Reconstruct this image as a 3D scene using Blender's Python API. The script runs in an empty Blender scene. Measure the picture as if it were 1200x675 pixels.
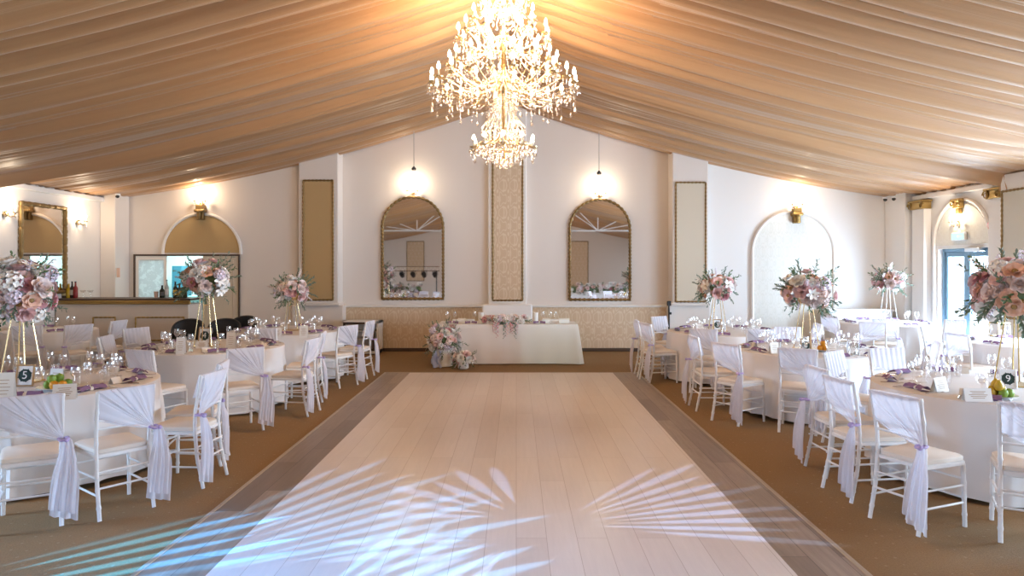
import bpy, math, random
from math import sin, cos, pi, radians, atan2, sqrt, exp
from mathutils import Vector, Matrix
random.seed(11)
SC = bpy.context.scene
COL = SC.collection
F = 800.0; CX, CY = 605.0, 313.0; H = 1.8

def P(px, py, Y):
    """point of the place at distance Y seen at a pixel of the photograph"""
    return Vector(((px - CX) * Y / F, Y, H - (py - CY) * Y / F))
def X(px, Y): return (px - CX) * Y / F
def Z(py, Y): return H - (py - CY) * Y / F
def pix(v): return (CX + F * v[0] / v[1], CY - F * (v[2] - H) / v[1]) if v[1] > .1 else (-9999, 0)

# ------------------------------------------------------------------ mesh builder
class MB:
    def __init__(s): s.v = []; s.f = []; s.m = []; s.cur = 0
    def add(s, vs, fs, M=None):
        b = len(s.v)
        if M is not None: vs = [M @ Vector(v) for v in vs]
        s.v += [tuple(v) for v in vs]
        s.f += [tuple(b + i for i in f) for f in fs]; s.m += [s.cur] * len(fs)
        return s
    def box(s, x0, x1, y0, y1, z0, z1, M=None):
        vs = [(x, y, z) for x in (x0, x1) for y in (y0, y1) for z in (z0, z1)]
        return s.add(vs, [(0,1,3,2),(4,6,7,5),(0,4,5,1),(2,3,7,6),(0,2,6,4),(1,5,7,3)], M)
    def bevbox(s, x0, x1, y0, y1, z0, z1, b=.01, M=None):
        """box with all edges chamfered"""
        vs = []; idx = {}
        for i, (x, sx) in enumerate(((x0, 1), (x1, -1))):
            for j, (y, sy) in enumerate(((y0, 1), (y1, -1))):
                for k, (z, sz) in enumerate(((z0, 1), (z1, -1))):
                    for a in range(3):
                        p = [x + sx*b, y + sy*b, z + sz*b]; p[a] = (x, y, z)[a]
                        idx[(i, j, k, a)] = len(vs); vs.append(tuple(p))
        fs = []
        for a in range(3):
            o = [q for q in range(3) if q != a]
            for e in (0, 1):
                c = []
                for u, w in ((0,0),(1,0),(1,1),(0,1)):
                    t = [0,0,0]; t[a] = e; t[o[0]] = u; t[o[1]] = w
                    c.append(idx[(*t, a)])
                fs.append(tuple(c))
        for a in range(3):      # edge strips along axis a
            o = [q for q in range(3) if q != a]
            for u in (0,1):
                for w in (0,1):
                    t0 = [0,0,0]; t0[o[0]] = u; t0[o[1]] = w; t1 = list(t0); t1[a] = 1
                    fs.append((idx[(*t0, o[0])], idx[(*t1, o[0])], idx[(*t1, o[1])], idx[(*t0, o[1])]))
        for i in (0,1):
            for j in (0,1):
                for k in (0,1): fs.append(tuple(idx[(i,j,k,a)] for a in range(3)))
        return s.add(vs, fs, M)
    def tube(s, path, r, n=8, cap=True, M=None, closed=False):
        path = [Vector(p) for p in path]; rs = r if isinstance(r, (list, tuple)) else [r] * len(path)
        vs, fs = [], []; N = len(path); up = None
        for i, p in enumerate(path):
            if closed: t = path[(i+1) % N] - path[i-1]
            else: t = path[min(i+1, N-1)] - path[max(i-1, 0)]
            t = t.normalized() if t.length > 1e-9 else Vector((0,0,1))
            if up is None: up = Vector((0,0,1)) if abs(t.z) < .9 else Vector((0,1,0))
            a = t.cross(up)
            if a.length < 1e-4: a = t.orthogonal()
            a.normalize(); b = a.cross(t).normalized(); up = b
            for k in range(n):
                an = 2*pi*k/n; vs.append(p + (a*cos(an) + b*sin(an)) * rs[i])
        L = N if closed else N-1
        for i in range(L):
            j = (i+1) % N
            for k in range(n): fs.append((i*n+k, i*n+(k+1)%n, j*n+(k+1)%n, j*n+k))
        if cap and not closed: fs.append(tuple(range(n))[::-1]); fs.append(tuple((N-1)*n+k for k in range(n)))
        return s.add(vs, fs, M)
    def lathe(s, prof, n=16, c=(0,0,0), M=None):
        vs, fs = [], []; c = Vector(c)
        for r, z in prof:
            for k in range(n): vs.append(c + Vector((r*cos(2*pi*k/n), r*sin(2*pi*k/n), z)))
        for i in range(len(prof)-1):
            for k in range(n): fs.append((i*n+k, i*n+(k+1)%n, (i+1)*n+(k+1)%n, (i+1)*n+k))
        if prof[0][0] > 1e-4: fs.append(tuple(range(n))[::-1])
        if prof[-1][0] > 1e-4: fs.append(tuple((len(prof)-1)*n+k for k in range(n)))
        return s.add(vs, fs, M)
    def grid(s, fn, nu, nv, M=None):
        vs = [fn(i/nu, j/nv) for j in range(nv+1) for i in range(nu+1)]
        fs = [(j*(nu+1)+i, j*(nu+1)+i+1, (j+1)*(nu+1)+i+1, (j+1)*(nu+1)+i) for j in range(nv) for i in range(nu)]
        return s.add(vs, fs, M)
    def ball(s, c, r, n=8, m=5, sq=(1,1,1)):
        c = Vector(c)
        return s.grid(lambda u, v: c + Vector((r*sq[0]*sin(pi*v)*cos(2*pi*u), r*sq[1]*sin(pi*v)*sin(2*pi*u), r*sq[2]*cos(pi*v))), n, m)
    def mesh(s, name, mats, smooth=True):
        me = bpy.data.meshes.new(name); me.from_pydata(s.v, [], s.f); me.update()
        if not isinstance(mats, (list, tuple)): mats = [mats]
        for m in mats: me.materials.append(m)
        if len(mats) > 1: me.polygons.foreach_set('material_index', s.m)
        me.polygons.foreach_set('use_smooth', [smooth] * len(me.polygons))
        if smooth:
            try: me.set_sharp_from_angle(angle=radians(40))
            except Exception: pass
        return me
    def build(s, name, mats, parent=None, smooth=True, **kw):
        return put(name, s.mesh(name, mats, smooth), parent, **kw)

def put(name, me, parent=None, M=None, label=None):
    o = bpy.data.objects.new(name, me); COL.objects.link(o)
    if parent is not None: o.parent = parent
    if M is not None: o.matrix_local = M
    if label: o['label'] = label
    return o
def tag(o, label, cat, group=None, kind=None):
    o['label'] = label; o['category'] = cat
    if group: o['group'] = group
    if kind: o['kind'] = kind
    return o
def thing(name, label, cat, loc=(0,0,0), rz=0, group=None):
    o = bpy.data.objects.new(name, None); COL.objects.link(o); o.empty_display_size = .1
    o.location = loc; o.rotation_euler = (0, 0, rz)
    return tag(o, label, cat, group)
def struct(o, label=None, cat=None):
    o['kind'] = 'structure'
    if label: o['label'] = label
    if cat: o['category'] = cat
    return o
KIDS = {}
def copy_tree(o, parent=None):
    c = o.copy(); COL.objects.link(c); c.parent = parent
    for ch in o.children: copy_tree(ch, c)
    return c
def dup(o, loc, rz, label, group=None):
    c = copy_tree(o); c.location = loc; c.rotation_euler = (0, 0, rz); c['label'] = label
    if group: c['group'] = group
    return c

# ------------------------------------------------------------------ materials
class NT:
    def __init__(s, name):
        s.m = bpy.data.materials.new(name); s.m.use_nodes = True; s.t = s.m.node_tree; s.t.nodes.clear()
        s.out = s.t.nodes.new('ShaderNodeOutputMaterial')
    def n(s, kind, **kw):
        nd = s.t.nodes.new(kind)
        for k, v in kw.items():
            if k in nd.inputs: s.i(nd, k, v)
            else: setattr(nd, k, v)
        return nd
    def i(s, nd, k, v):
        if isinstance(v, bpy.types.NodeSocket): s.t.links.new(v, nd.inputs[k])
        else: nd.inputs[k].default_value = v
    def math(s, op, a, b=0.0, c=None):
        nd = s.t.nodes.new('ShaderNodeMath'); nd.operation = op
        s.i(nd, 0, a); s.i(nd, 1, b)
        if c is not None: s.i(nd, 2, c)
        return nd.outputs[0]
    def mix(s, f, a, b):
        nd = s.t.nodes.new('ShaderNodeMix'); nd.data_type = 'RGBA'
        s.i(nd, 0, f); s.i(nd, 6, a); s.i(nd, 7, b); return nd.outputs[2]
    def coord(s, which='Object', scale=(1,1,1), rot=(0,0,0)):
        tc = s.t.nodes.new('ShaderNodeTexCoord'); mp = s.t.nodes.new('ShaderNodeMapping')
        s.t.links.new(tc.outputs[which], mp.inputs[0]); mp.inputs['Scale'].default_value = scale; mp.inputs['Rotation'].default_value = rot
        return mp.outputs[0]
    def noise(s, vec, scale, detail=2, rough=.5):
        nd = s.n('ShaderNodeTexNoise', Vector=vec, Scale=scale, Detail=detail, Roughness=rough); return nd.outputs[0]
    def bump(s, h, strength=.2, dist=.01):
        return s.n('ShaderNodeBump', Height=h, Strength=strength, Distance=dist).outputs[0]
    def pbr(s, color, rough=.5, metal=0, normal=None, **kw):
        b = s.t.nodes.new('ShaderNodeBsdfPrincipled')
        s.i(b, 'Base Color', color if isinstance(color, bpy.types.NodeSocket) or len(color) == 4 else (*color, 1))
        s.i(b, 'Roughness', rough); s.i(b, 'Metallic', metal)
        if normal is not None: s.i(b, 'Normal', normal)
        for k, v in kw.items(): s.i(b, k.replace('_', ' '), v)
        return b.outputs[0]
    def done(s, sh): s.t.links.new(sh, s.out.inputs[0]); return s.m
def C4(c): return (*c, 1)

def plain(name, color, rough=.5, metal=0, nscale=0, nstr=.1, var=0, **kw):
    t = NT(name); v = t.coord(); col = C4(color); nrm = None
    if var: col = t.mix(t.noise(v, 3, 3), C4([c*(1-var) for c in color]), C4([min(1, c*(1+var)) for c in color]))
    if nscale: nrm = t.bump(t.noise(v, nscale, 3), nstr)
    return t.done(t.pbr(col, rough, metal, nrm, **kw))
def emit(name, color, st):
    t = NT(name); return t.done(t.n('ShaderNodeEmission', Color=C4(color), Strength=st).outputs[0])
def clear(name, tint=(1,1,1), gl=.12, rough=.02):
    t = NT(name); lw = t.n('ShaderNodeLayerWeight', Blend=.35).outputs['Facing']
    f = t.math('ADD', t.math('MULTIPLY', t.math('POWER', lw, 2.0), .6), gl)
    m = t.n('ShaderNodeMixShader'); t.i(m, 0, f)
    t.i(m, 1, t.n('ShaderNodeBsdfTransparent', Color=C4(tint)).outputs[0]); t.i(m, 2, t.n('ShaderNodeBsdfGlossy', Color=(1,1,1,1), Roughness=rough).outputs[0])
    return t.done(m.outputs[0])
def chiffon(name, color, alpha=.27):
    t = NT(name); v = t.coord()
    nrm = t.bump(t.noise(t.coord(scale=(30, 30, 4)), 2, 2), .15)
    d = t.n('ShaderNodeBsdfDiffuse', Color=C4(color), Normal=nrm).outputs[0]; tr = t.n('ShaderNodeBsdfTranslucent', Color=C4(color)).outputs[0]
    a = t.n('ShaderNodeMixShader'); t.i(a, 0, .4); t.i(a, 1, d); t.i(a, 2, tr)
    b = t.n('ShaderNodeMixShader'); t.i(b, 0, alpha); t.i(b, 1, a.outputs[0]); t.i(b, 2, t.n('ShaderNodeBsdfTransparent').outputs[0])
    return t.done(b.outputs[0])
def damask(name, base, pat, a=.30, b=.42, amt=.8, rough=.6, axis='X'):
    t = NT(name); sp = t.n('ShaderNodeSeparateXYZ', Vector=t.coord())
    u = t.math('MULTIPLY', sp.outputs[axis], 2*pi/a); w = t.math('MULTIPLY', sp.outputs['Z'], 2*pi/b)
    s1 = t.math('MULTIPLY', t.math('SINE', u), t.math('SINE', w))
    s2 = t.math('MULTIPLY', t.math('COSINE', t.math('MULTIPLY', u, 3)), t.math('COSINE', t.math('MULTIPLY', w, 2)))
    s3 = t.math('MULTIPLY', t.math('SINE', t.math('ADD', t.math('MULTIPLY', u, 5), t.math('MULTIPLY', t.math('SINE', w), 2.0))), .3)
    f = t.math('ADD', t.math('ADD', s1, t.math('MULTIPLY', s2, .35)), t.math('MULTIPLY', s3, .5))
    ring = t.math('SUBTRACT', 1.0, t.math('MULTIPLY', t.math('ABSOLUTE', t.math('SUBTRACT', t.math('ABSOLUTE', f), .42)), 5.0))
    ring = t.math('MULTIPLY', t.math('MAXIMUM', ring, 0.0), amt)
    col = t.mix(ring, C4(base), C4(pat))
    return t.done(t.pbr(col, rough))
M = {}
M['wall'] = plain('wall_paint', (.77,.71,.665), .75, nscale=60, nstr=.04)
M['wall_daylit'] = plain('wall_paint_daylit', (.86,.85,.84), .7, nscale=60, nstr=.04)  # same wall paint, with the window-side daylight put into its colour
M['trim'] = plain('white_trim', (.84,.81,.78), .5)
M['gold'] = plain('aged_gold', (.42,.28,.10), .35, .9, nscale=90, nstr=.4, var=.25)
M['darkgold'] = plain('dark_antique_gold', (.26,.17,.07), .42, .75, nscale=120, nstr=.6, var=.4)
M['brass'] = plain('polished_brass', (.86,.66,.36), .22, 1)
M['tanpanel'] = plain('tan_fabric_panel', (.50,.345,.165), .8, nscale=300, nstr=.1)
M['damask'] = damask('cream_damask', (.66,.50,.34), (.80,.68,.54), .46, .58)
M['damask_pale'] = damask('pale_damask', (.80,.79,.74), (.70,.69,.62), .34, .5, .6)
M['damask_y'] = damask('pale_damask_side', (.74,.72,.66), (.66,.63,.56), .34, .5, .6, axis='Y')
M['mirror'] = plain('mirror_silver', (.86,.84,.82), .02, 1)
M['white'] = plain('white_lacquer', (.86,.86,.87), .35)
M['seat'] = plain('ivory_seat_pad', (.80,.72,.64), .7, nscale=80, nstr=.1)
M['cloth'] = plain('white_tablecloth_linen', (.82,.80,.80), .8, nscale=250, nstr=.12)
M['sash'] = chiffon('lilac_white_chiffon', (.88,.87,.94))
M['tie'] = plain('lilac_ribbon', (.50,.40,.72), .5)
M['napkin'] = plain('mauve_napkin', (.25,.15,.29), .8, nscale=100, nstr=.2)
M['paper'] = plain('ivory_card', (.86,.82,.76), .8)
M['paperw'] = plain('white_card', (.88,.87,.86), .8)
M['ink'] = plain('dark_ink', (.03,.04,.04), .6)
M['wood'] = plain('light_wood_frame', (.45,.28,.13), .5, nscale=40, nstr=.2, var=.2)
M['glass'] = clear('clear_glass')
M['crystal'] = clear('cut_crystal', (1,.98,.95), .5, .12)
M['pane'] = clear('window_glass', (1,1,1), .03)
M['black'] = plain('black_plastic', (.015,.015,.017), .5)
M['bulb'] = emit('lit_candle_bulb', (1,.84,.60), 40)
M['bulbw'] = emit('lit_sconce_bulb', (1,.84,.60), 45)
M['candle'] = plain('ivory_candle_sleeve', (.85,.80,.68), .4)
M['blue_frame'] = plain('blue_grey_aluminium', (.16,.27,.36), .4, .3)
M['leaf'] = plain('green_leaf', (.12,.20,.09), .5, var=.35)
M['leafg'] = plain('grey_green_leaf', (.17,.23,.17), .6, var=.3)
M['petal_w'] = plain('white_petal', (.95,.93,.91), .6, var=.06)
M['petal_b'] = plain('blush_petal', (.95,.81,.79), .6, var=.08)
M['petal_p'] = plain('dusty_pink_petal', (.88,.62,.62), .6, var=.12)
M['petal_m'] = plain('mauve_petal', (.66,.34,.38), .6, var=.15)
M['petal_c'] = plain('peach_petal', (.90,.60,.48), .6, var=.1)
M['petal_l'] = plain('lilac_petal', (.82,.74,.86), .6, var=.08)
M['ctr'] = plain('flower_centre', (.35,.24,.10), .8)
M['door'] = plain('beige_door', (.62,.53,.43), .55)
M['dark_brown'] = plain('dark_brown_wood', (.07,.04,.025), .5)
M['teal'] = plain('teal_cabinet', (.03,.16,.22), .5)
M['aqua'] = plain('pale_aqua_panel', (.35,.62,.62), .5)
M['plate'] = plain('white_china', (.86,.85,.83), .15)
M['steel'] = plain('steel', (.7,.7,.72), .25, 1)
M['fruit'] = plain('yellow_pear_skin', (.60,.40,.03), .45, var=.2)
M['orange'] = plain('orange_fruit_skin', (.75,.33,.02), .5)
M['green'] = plain('green_apple_skin', (.22,.36,.05), .4, var=.2)
M['red'] = plain('red_plastic', (.65,.03,.05), .4)
M['metal_strip'] = plain('worn_metal_strip', (.45,.37,.28), .45, .5, nscale=60, nstr=.2, var=.2)

def m_drape():
    t = NT('peach_satin_drape'); v = t.coord()
    n1 = t.noise(t.coord(scale=(.05, 6, .05)), 3, 3)
    col = t.mix(n1, C4((.37,.19,.085)), C4((.58,.34,.17)))
    nr = t.bump(t.noise(t.coord(scale=(.25, 30, .25)), 3, 4), .35, .02)
    return t.done(t.pbr(col, .40, 0, nr, Sheen_Weight=.15))
M['drape'] = m_drape()
def m_plank(name, c1, c2, mortar, w, L, rough, grain, var):
    t = NT(name)
    vec = t.coord(rot=(0,0,pi/2))
    b = t.n('ShaderNodeTexBrick', Vector=vec, Color1=C4((0,0,0)), Color2=C4((1,1,1)), Mortar=C4((.5,.5,.5)), Scale=1.0)
    b.inputs['Mortar Size'].default_value = .0018; b.inputs['Brick Width'].default_value = L; b.inputs['Row Height'].default_value = w
    b.offset = .37; b.offset_frequency = 2
    g = t.noise(t.coord(scale=(14, 1.0, 1)), 2.2, 6, .65); g2 = t.noise(t.coord(scale=(2,.35,1)), 1.5, 3)
    base = t.mix(b.outputs['Color'], C4(c1), C4(c2))
    base = t.mix(t.math('MULTIPLY', g, grain), base, C4([c*.45 for c in c1]))
    base = t.mix(t.math('MULTIPLY', g2, var), base, C4([min(1, c*1.5) for c in c2]))
    col = t.mix(b.outputs['Fac'], base, C4(mortar))
    return t.done(t.pbr(col, rough, 0, t.bump(g, .08)))
M['floor_light'] = m_plank('pale_laminate_planks', (.72,.62,.565), (.80,.71,.66), (.46,.37,.32), .2, 1.9, .28, .34, .25)
M['floor_dark'] = m_plank('weathered_brown_planks', (.12,.080,.055), (.46,.36,.28), (.05,.035,.03), .20, 1.25, .38, .95, .30)
def m_carpet():
    t = NT('brown_carpet'); n1 = t.noise(t.coord(), 90, 3, .7); n2 = t.noise(t.coord(), 1.3, 3)
    vo = t.n('ShaderNodeTexVoronoi', Vector=t.coord(), Scale=9.0)
    try: vo.inputs['Randomness'].default_value = .15
    except Exception: pass
    dots = t.math('LESS_THAN', vo.outputs['Distance'], .09)
    col = t.mix(n1, C4((.17,.095,.035)), C4((.38,.235,.10)))
    col = t.mix(t.math('MULTIPLY', n2, .35), col, C4((.15,.085,.04)))
    col = t.mix(t.math('MULTIPLY', dots, .35), col, C4((.42,.31,.19)))
    return t.done(t.pbr(col, .95, 0, t.bump(n1, .5, .01)))
M['carpet'] = m_carpet()
def m_frost():
    t = NT('frosted_patterned_glass')
    n = t.noise(t.coord(scale=(1,1,1)), 9, 4, .7)
    col = t.mix(t.math('GREATER_THAN', n, .53), C4((.68,.71,.73)), C4((.80,.84,.86)))
    d = t.pbr(col, .4); tr = t.n('ShaderNodeBsdfTranslucent', Color=col).outputs[0]
    m = t.n('ShaderNodeMixShader'); t.i(m, 0, .5); t.i(m, 1, d); t.i(m, 2, tr)
    return t.done(m.outputs[0])
M['frost'] = m_frost()

# ------------------------------------------------------------------ room shell
XL, XR, YB, YE, YF = -8.5, 8.03, 14.45, 14.7, -10.6
XC = -.2; EAVE = 3.27
def zc(d):
    pts = [(0,5.34),(1.3,4.88),(3.5,4.27),(4.25,4.08),(5.6,3.77),(7.0,3.48),(8.4,3.23),(9.5,3.1)]
    for (a, za), (b, zb) in zip(pts, pts[1:]):
        if d <= b:
            u = (d-a)/(b-a); return za + (zb-za)*u
    return pts[-1][1]
def zs(d): return sum(zc(abs(d+e)) for e in (-.5,-.25,0,.25,.5))/5 if d > .3 else zc(d)

g = MB().box(XL-.4, XR+.4, YF-.4, 18.2, -.2, 0).build('floor', M['carpet'], smooth=False); struct(g, 'brown speckled carpet covering the hall floor', 'floor')
struct(MB().box(XL-.4, XR+.4, YF-.4, 18.2, 5.9, 6.0).build('ceiling', M['wall'], smooth=False), 'roof above the draped cloth', 'ceiling')

def side_wall(name, x0, x1, openings, ztop=5.9):
    m = MB(); y = YF-.3
    for a, b, zt in openings:
        m.box(x0, x1, y, a, 0, ztop); m.box(x0, x1, a, b, zt, ztop); y = b
    m.box(x0, x1, y, 15.0, 0, ztop)
    return struct(m.build(name, M['wall_daylit'] if x0 > 0 else M['wall'], smooth=False))
winsR = [(-9.2,-7.4,2.5), (-6.0,-4.2,2.5), (-2.4,-.4,2.5), (1.4,3.6,2.5), (5.0,7.2,2.5), (8.3,10.0,2.5)]
doorR = (11.62, 12.98, 2.14)
side_wall('wall_right', XR, XR+.25, winsR + [doorR])
winsL = [(-9.0,-7.4,2.4), (-5.5,-3.7,2.4), (-1.5,.5,2.4), (2.4,4.4,2.4)]
side_wall('wall_left', XL-.25, XL, winsL)
struct(MB().box(XL-.3, XR+.3, YF-.25, YF, 0, 5.9).build('wall_front', M['wall'], smooth=False), 'end wall behind the seats')
# end wall: centre, two set-forward sides (one with a doorway)
struct(MB().box(XL-.3, XR+.3, YE, YE+.1, 2.2, 5.9).box(-5.7, XR+.3, YE, YE+.1, 0, 2.2).build('wall_back', M['wall'], smooth=False), 'white end wall with arched mirrors')
dx0, dx1, dz = X(157, YB), X(281.5, YB), Z(298, YB)
xpl0, xpl1, xpr0, xpr1 = X(350,14.3), X(396,14.3), X(788,14.3), X(830,14.3)
m = MB().box(XL, dx0, YB, YE+.0, 0, dz).box(XL, xpl0+.1, YB, YE, dz, 5.6).box(dx1, xpl0+.1, YB, YE, 0, dz)
struct(m.build('wall_back_left', M['wall'], smooth=False), 'end wall bay with the service doorway')
struct(MB().box(xpr1-.1, XR, YB, YE, 0, 5.6).build('wall_back_right', M['wall_daylit'], smooth=False), 'end wall bay with the arched niche')
# pilasters either side of the mirror bay
zb = Z(356.5, 14.3)
for nm, a, b, c0, c1 in (('trim_1', xpl0, xpl1, X(342,14.38), X(402,14.38)), ('trim_2', xpr0, xpr1, X(783,14.38), X(832,14.38))):
    m = MB().bevbox(a, b, 14.3, YE, zb, 5.4, .012).bevbox(a-.03, b+.03, 14.26, YE, zb-.03, zb+.02, .008)
    struct(m.build(nm, M['wall'], smooth=False), 'pilaster beside the mirror bay')
    struct(MB().bevbox(c0, c1, 14.38, YE, 0, zb-.03, .01).build(nm.replace('trim', 'pedestal_trim'), M['wall'], smooth=False), 'plain pedestal below the pilaster')
# centre pilaster strip
struct(MB().bevbox(X(572,14.6), X(617,14.6), 14.6, YE, .97, 5.4, .012).build('trim_3', M['trim'], smooth=False), 'centre pilaster strip')
# wainscot
wz = Z(360, 14.6)
struct(MB().box(X(404,14.6), X(783,14.6), 14.6, YE, .06, wz).build('wainscot_trim', M['damask'], smooth=False), 'cream damask dado below the mirrors')
struct(MB().bevbox(X(403,14.58), X(783,14.58), 14.55, YE, wz, wz+.05, .01).bevbox(X(402,14.58), X(405,14.58), 14.55, YE, Z(382,14.58), wz+.05, .005).build('trim_4', M['trim'], smooth=False), 'white cap rail')
for nm, a, b, y in (('baseboard_back', X(403,14.6), X(783,14.6), 14.57), ('baseboard_back_left', dx1, X(342,YB), YB-.02), ('baseboard_back_right', X(832,YB), XR, YB-.02)):
    struct(MB().bevbox(a, b, y, YE-.05, 0, .07, .008).build(nm, M['dark_brown'] if nm != 'baseboard_back_right' else M['trim'], smooth=False))
struct(MB().box(XL, XL+.02, YF, YB, 0, .1).build('baseboard_left', M['trim'], smooth=False))

# cornice along the eaves
for nm, x0, x1 in (('cornice_left', XL, XL+.09), ('cornice_right', XR-.09, XR)):
    struct(MB().bevbox(x0, x1, YF, YB, EAVE-.14, EAVE-.05, .01).build(nm, M['trim'], smooth=False))

# draped ceiling: one gathered cloth over both slopes
rnd = random.Random(5)
folds = []; y = YF
while y < YE + .3:
    w = rnd.choice((.045,.06,.08,.10,.14,.20,.28)) * rnd.uniform(.7,1.3); folds.append((y, w, rnd.uniform(.25,1)*w*.60)); y += w
import bisect
fy = [f[0] for f in folds]
def fold(y):
    i = max(0, min(len(folds)-1, bisect.bisect(fy, y)-1)); a, w, h = folds[i]; u = (y-a)/w
    return h * max(0, sin(pi*max(0, min(1, u))**.8))**.75
def drape_pt(d, y, side):
    wob = .03*sin(1.3*y)
    ease = min(1, d/.8) ; k = (.55 + .45*ease) * (1 - .6*max(0, min(1, (d-6.6)/1.4)))
    yy = y + .05*sin(d*.35+y*.35)*side
    z = zs(d) - fold(yy)*k - .03*wob
    z -= .035*sin(pi*min(1, d/8.3)) * (sin(yy*7.1)+sin(yy*2.7+1)+sin(yy*13+2)*.6)
    z -= .20*exp(-((y-10.95)/.075)**2) * min(1, .35+d/9)        # the thick gathered swag over each slope
    z -= .07*exp(-((y-6.2)/.09)**2) * min(1, d/6)
    return z
ys = []; y = YF
while y < YE:
    ys.append(y); y += .016 if y > 2.6 else .06
ys.append(YE)
ds = [0,.08,.2,.4,.7,1,1.4,1.8,2.3,2.8,3.3,3.8,4.3,4.8,5.3,5.8,6.3,6.8,7.3,7.7,8.0]
m = MB(); cols = [(-1, d) for d in ds[::-1]] + [(1, d) for d in ds[1:]]
vs = []
for y in ys:
    for s, d in cols:
        dd = d + (.3 if (s < 0 and d == 8.0) else .23 if (s > 0 and d == 8.0) else 0)
        vs.append((XC + s*dd, y, drape_pt(dd, y, s)))
n = len(cols)
m.add(vs, [(j*n+i, j*n+i+1, (j+1)*n+i+1, (j+1)*n+i) for j in range(len(ys)-1) for i in range(n-1)])
o = m.build('ceiling_drape', M['drape']); tag(o, 'peach satin cloth gathered in fine folds across the whole pitched ceiling', 'drape', kind='structure')
# knotted tail of the swag at the eave
m = MB()
for k in range(14):
    a = rnd.uniform(-.5,.5); x = 7.80 + rnd.uniform(-.04,.04); y0 = 10.9 + a*.12
    m.tube([(x, y0, EAVE+.0), (x+.01, y0+a*.05, EAVE-.1), (x+rnd.uniform(-.02,.03), y0+a*.2, EAVE-.24)], [.02,.022,.012], 6)
tag(m.build('swag_tassel', M['drape']), 'bunched peach cloth end hanging below the eave above the framed side panel', 'drape')

# dance floor
dfx0, dfx1, dfy1 = -1.80, 1.63, 11.55
struct(MB().box(dfx0, dfx1, -3, dfy1, 0, .014).build('floor_dance', M['floor_light'], smooth=False), 'pale plank dance floor running to the head table', 'floor')
for nm, a, b in (('floor_border_left', dfx0-.40, dfx0), ('floor_border_right', dfx1, dfx1+.40)):
    struct(MB().box(a, b, -3, dfy1, 0, .0135).build(nm, M['floor_dark'], smooth=False), 'dark weathered plank border of the dance floor', 'floor')
for nm, a, b in (('floor_strip_left', dfx0-.435, dfx0-.4), ('floor_strip_right', dfx1+.4, dfx1+.435)):
    mm = MB().bevbox(a, b, -3, dfy1+.03, 0, .018, .004)
    for k in range(40): mm.lathe([(.006,0),(.006,.002),(0,.002)], 6, ((a+b)/2, -2.8+k*.36, .018))
    struct(mm.build(nm, M['metal_strip'], smooth=False), 'metal edging strip')
struct(MB().bevbox(dfx0-.4, dfx1+.4, dfy1, dfy1+.035, 0, .018, .004).build('floor_strip_back', M['metal_strip'], smooth=False), 'metal edging strip')

# ------------------------------------------------------------------ windows and doors in the side walls
def glazed(name, x, side, y0, y1, zt, mat, leaves=2, handle=False):
    e = bpy.data.objects.new(name, None); COL.objects.link(e); e.location = (x, (y0+y1)/2, 0); struct(e)
    w = y1-y0; m = MB(); t = .06
    m.bevbox(-.05,.05,-w/2,-w/2+t,0,zt,.006).bevbox(-.05,.05,w/2-t,w/2,0,zt,.006).bevbox(-.05,.05,-w/2+t,w/2-t,zt-t,zt,.006)
    m.build('window_frame', mat, e, False)
    lw = (w-2*t)/leaves
    for k in range(leaves):
        a = -w/2+t+k*lw; q = MB()
        q.bevbox(-.03,.03,a,a+.08,.02,zt-t,.006).bevbox(-.03,.03,a+lw-.08,a+lw,.02,zt-t,.006).bevbox(-.03,.03,a+.08,a+lw-.08,zt-t-.09,zt-t,.006).bevbox(-.03,.03,a+.08,a+lw-.08,.02,.16,.006)
        lf = q.build('door_leaf', mat, e, False)
        MB().box(-.006,.006,a+.08,a+lw-.08,.16,zt-t-.09).build('pane', M['pane'], lf, False)
        if handle: MB().tube([(side*-.03,a+(.04 if k else lw-.04),1.05),(side*-.08,a+(.04 if k else lw-.04),1.05),(side*-.08,a+(.15 if k else lw-.15),1.05)],.01,8).build('door_handle', M['steel'], lf)
    return e
glazed('door_3', XR+.12, 1, doorR[0], doorR[1], doorR[2], M['blue_frame'], 2, True)
k = 1
for a, b, z in winsR: glazed('window_%d' % k, XR+.12, 1, a, b, z, M['blue_frame']); k += 1
for a, b, z in winsL: glazed('window_%d' % k, XL-.12, -1, a, b, z, M['blue_frame']); k += 1
# door closer box above door_3
tag(MB().bevbox(XR-.06, XR+.06, 11.75, 12.15, 2.07, 2.14, .01).build('door_closer', M['steel'], None, False), 'grey door closer on top of the blue framed glass door', 'door closer')

# ground outside
struct(MB().box(XR+.26, 40, -30, 40, -.25, -.15).box(-40, XL-.26, -30, 40, -.25, -.15).build('ground', plain('pale_paving', (.6,.6,.58), .9), smooth=False), 'pale paving outside the windows')

# pilasters, arches on the side walls
def arch_ring(r0, r1, y0, y1, zs_, z0, c, axis, n=28):
    """moulding following an arch: jambs down to z0 and a half ring; axis X = on the end wall, Y = on the side wall"""
    m = MB(); rm = (r0+r1)/2; rr = (r1-r0)/2
    pts = [(c-rm, z0)] + [(c - rm*cos(pi*i/n), zs_ + rm*sin(pi*i/n)) for i in range(n+1)] + [(c+rm, z0)]
    pa = [(p[0], y0, p[1]) if axis == 'X' else (y0, p[0], p[1]) for p in pts]
    m.tube(pa, rr, 8); return m
def arch_fill(cx, r, zsp, z0, y0, y1, axis, n=28):
    pts = [(cx-r, z0)] + [(cx - r*cos(pi*i/n), zsp + r*sin(pi*i/n)) for i in range(n+1)] + [(cx+r, z0)]
    vs = [((p[0], y, p[1]) if axis == 'X' else (y, p[0], p[1])) for y in (y0, y1) for p in pts]; N = len(pts)
    return MB().add(vs, [tuple(range(N)), tuple(range(2*N-1, N-1, -1))] + [(i, (i+1)%N, N+(i+1)%N, N+i) for i in range(N)])
acx, ar = X(237, YB), .79
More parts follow.
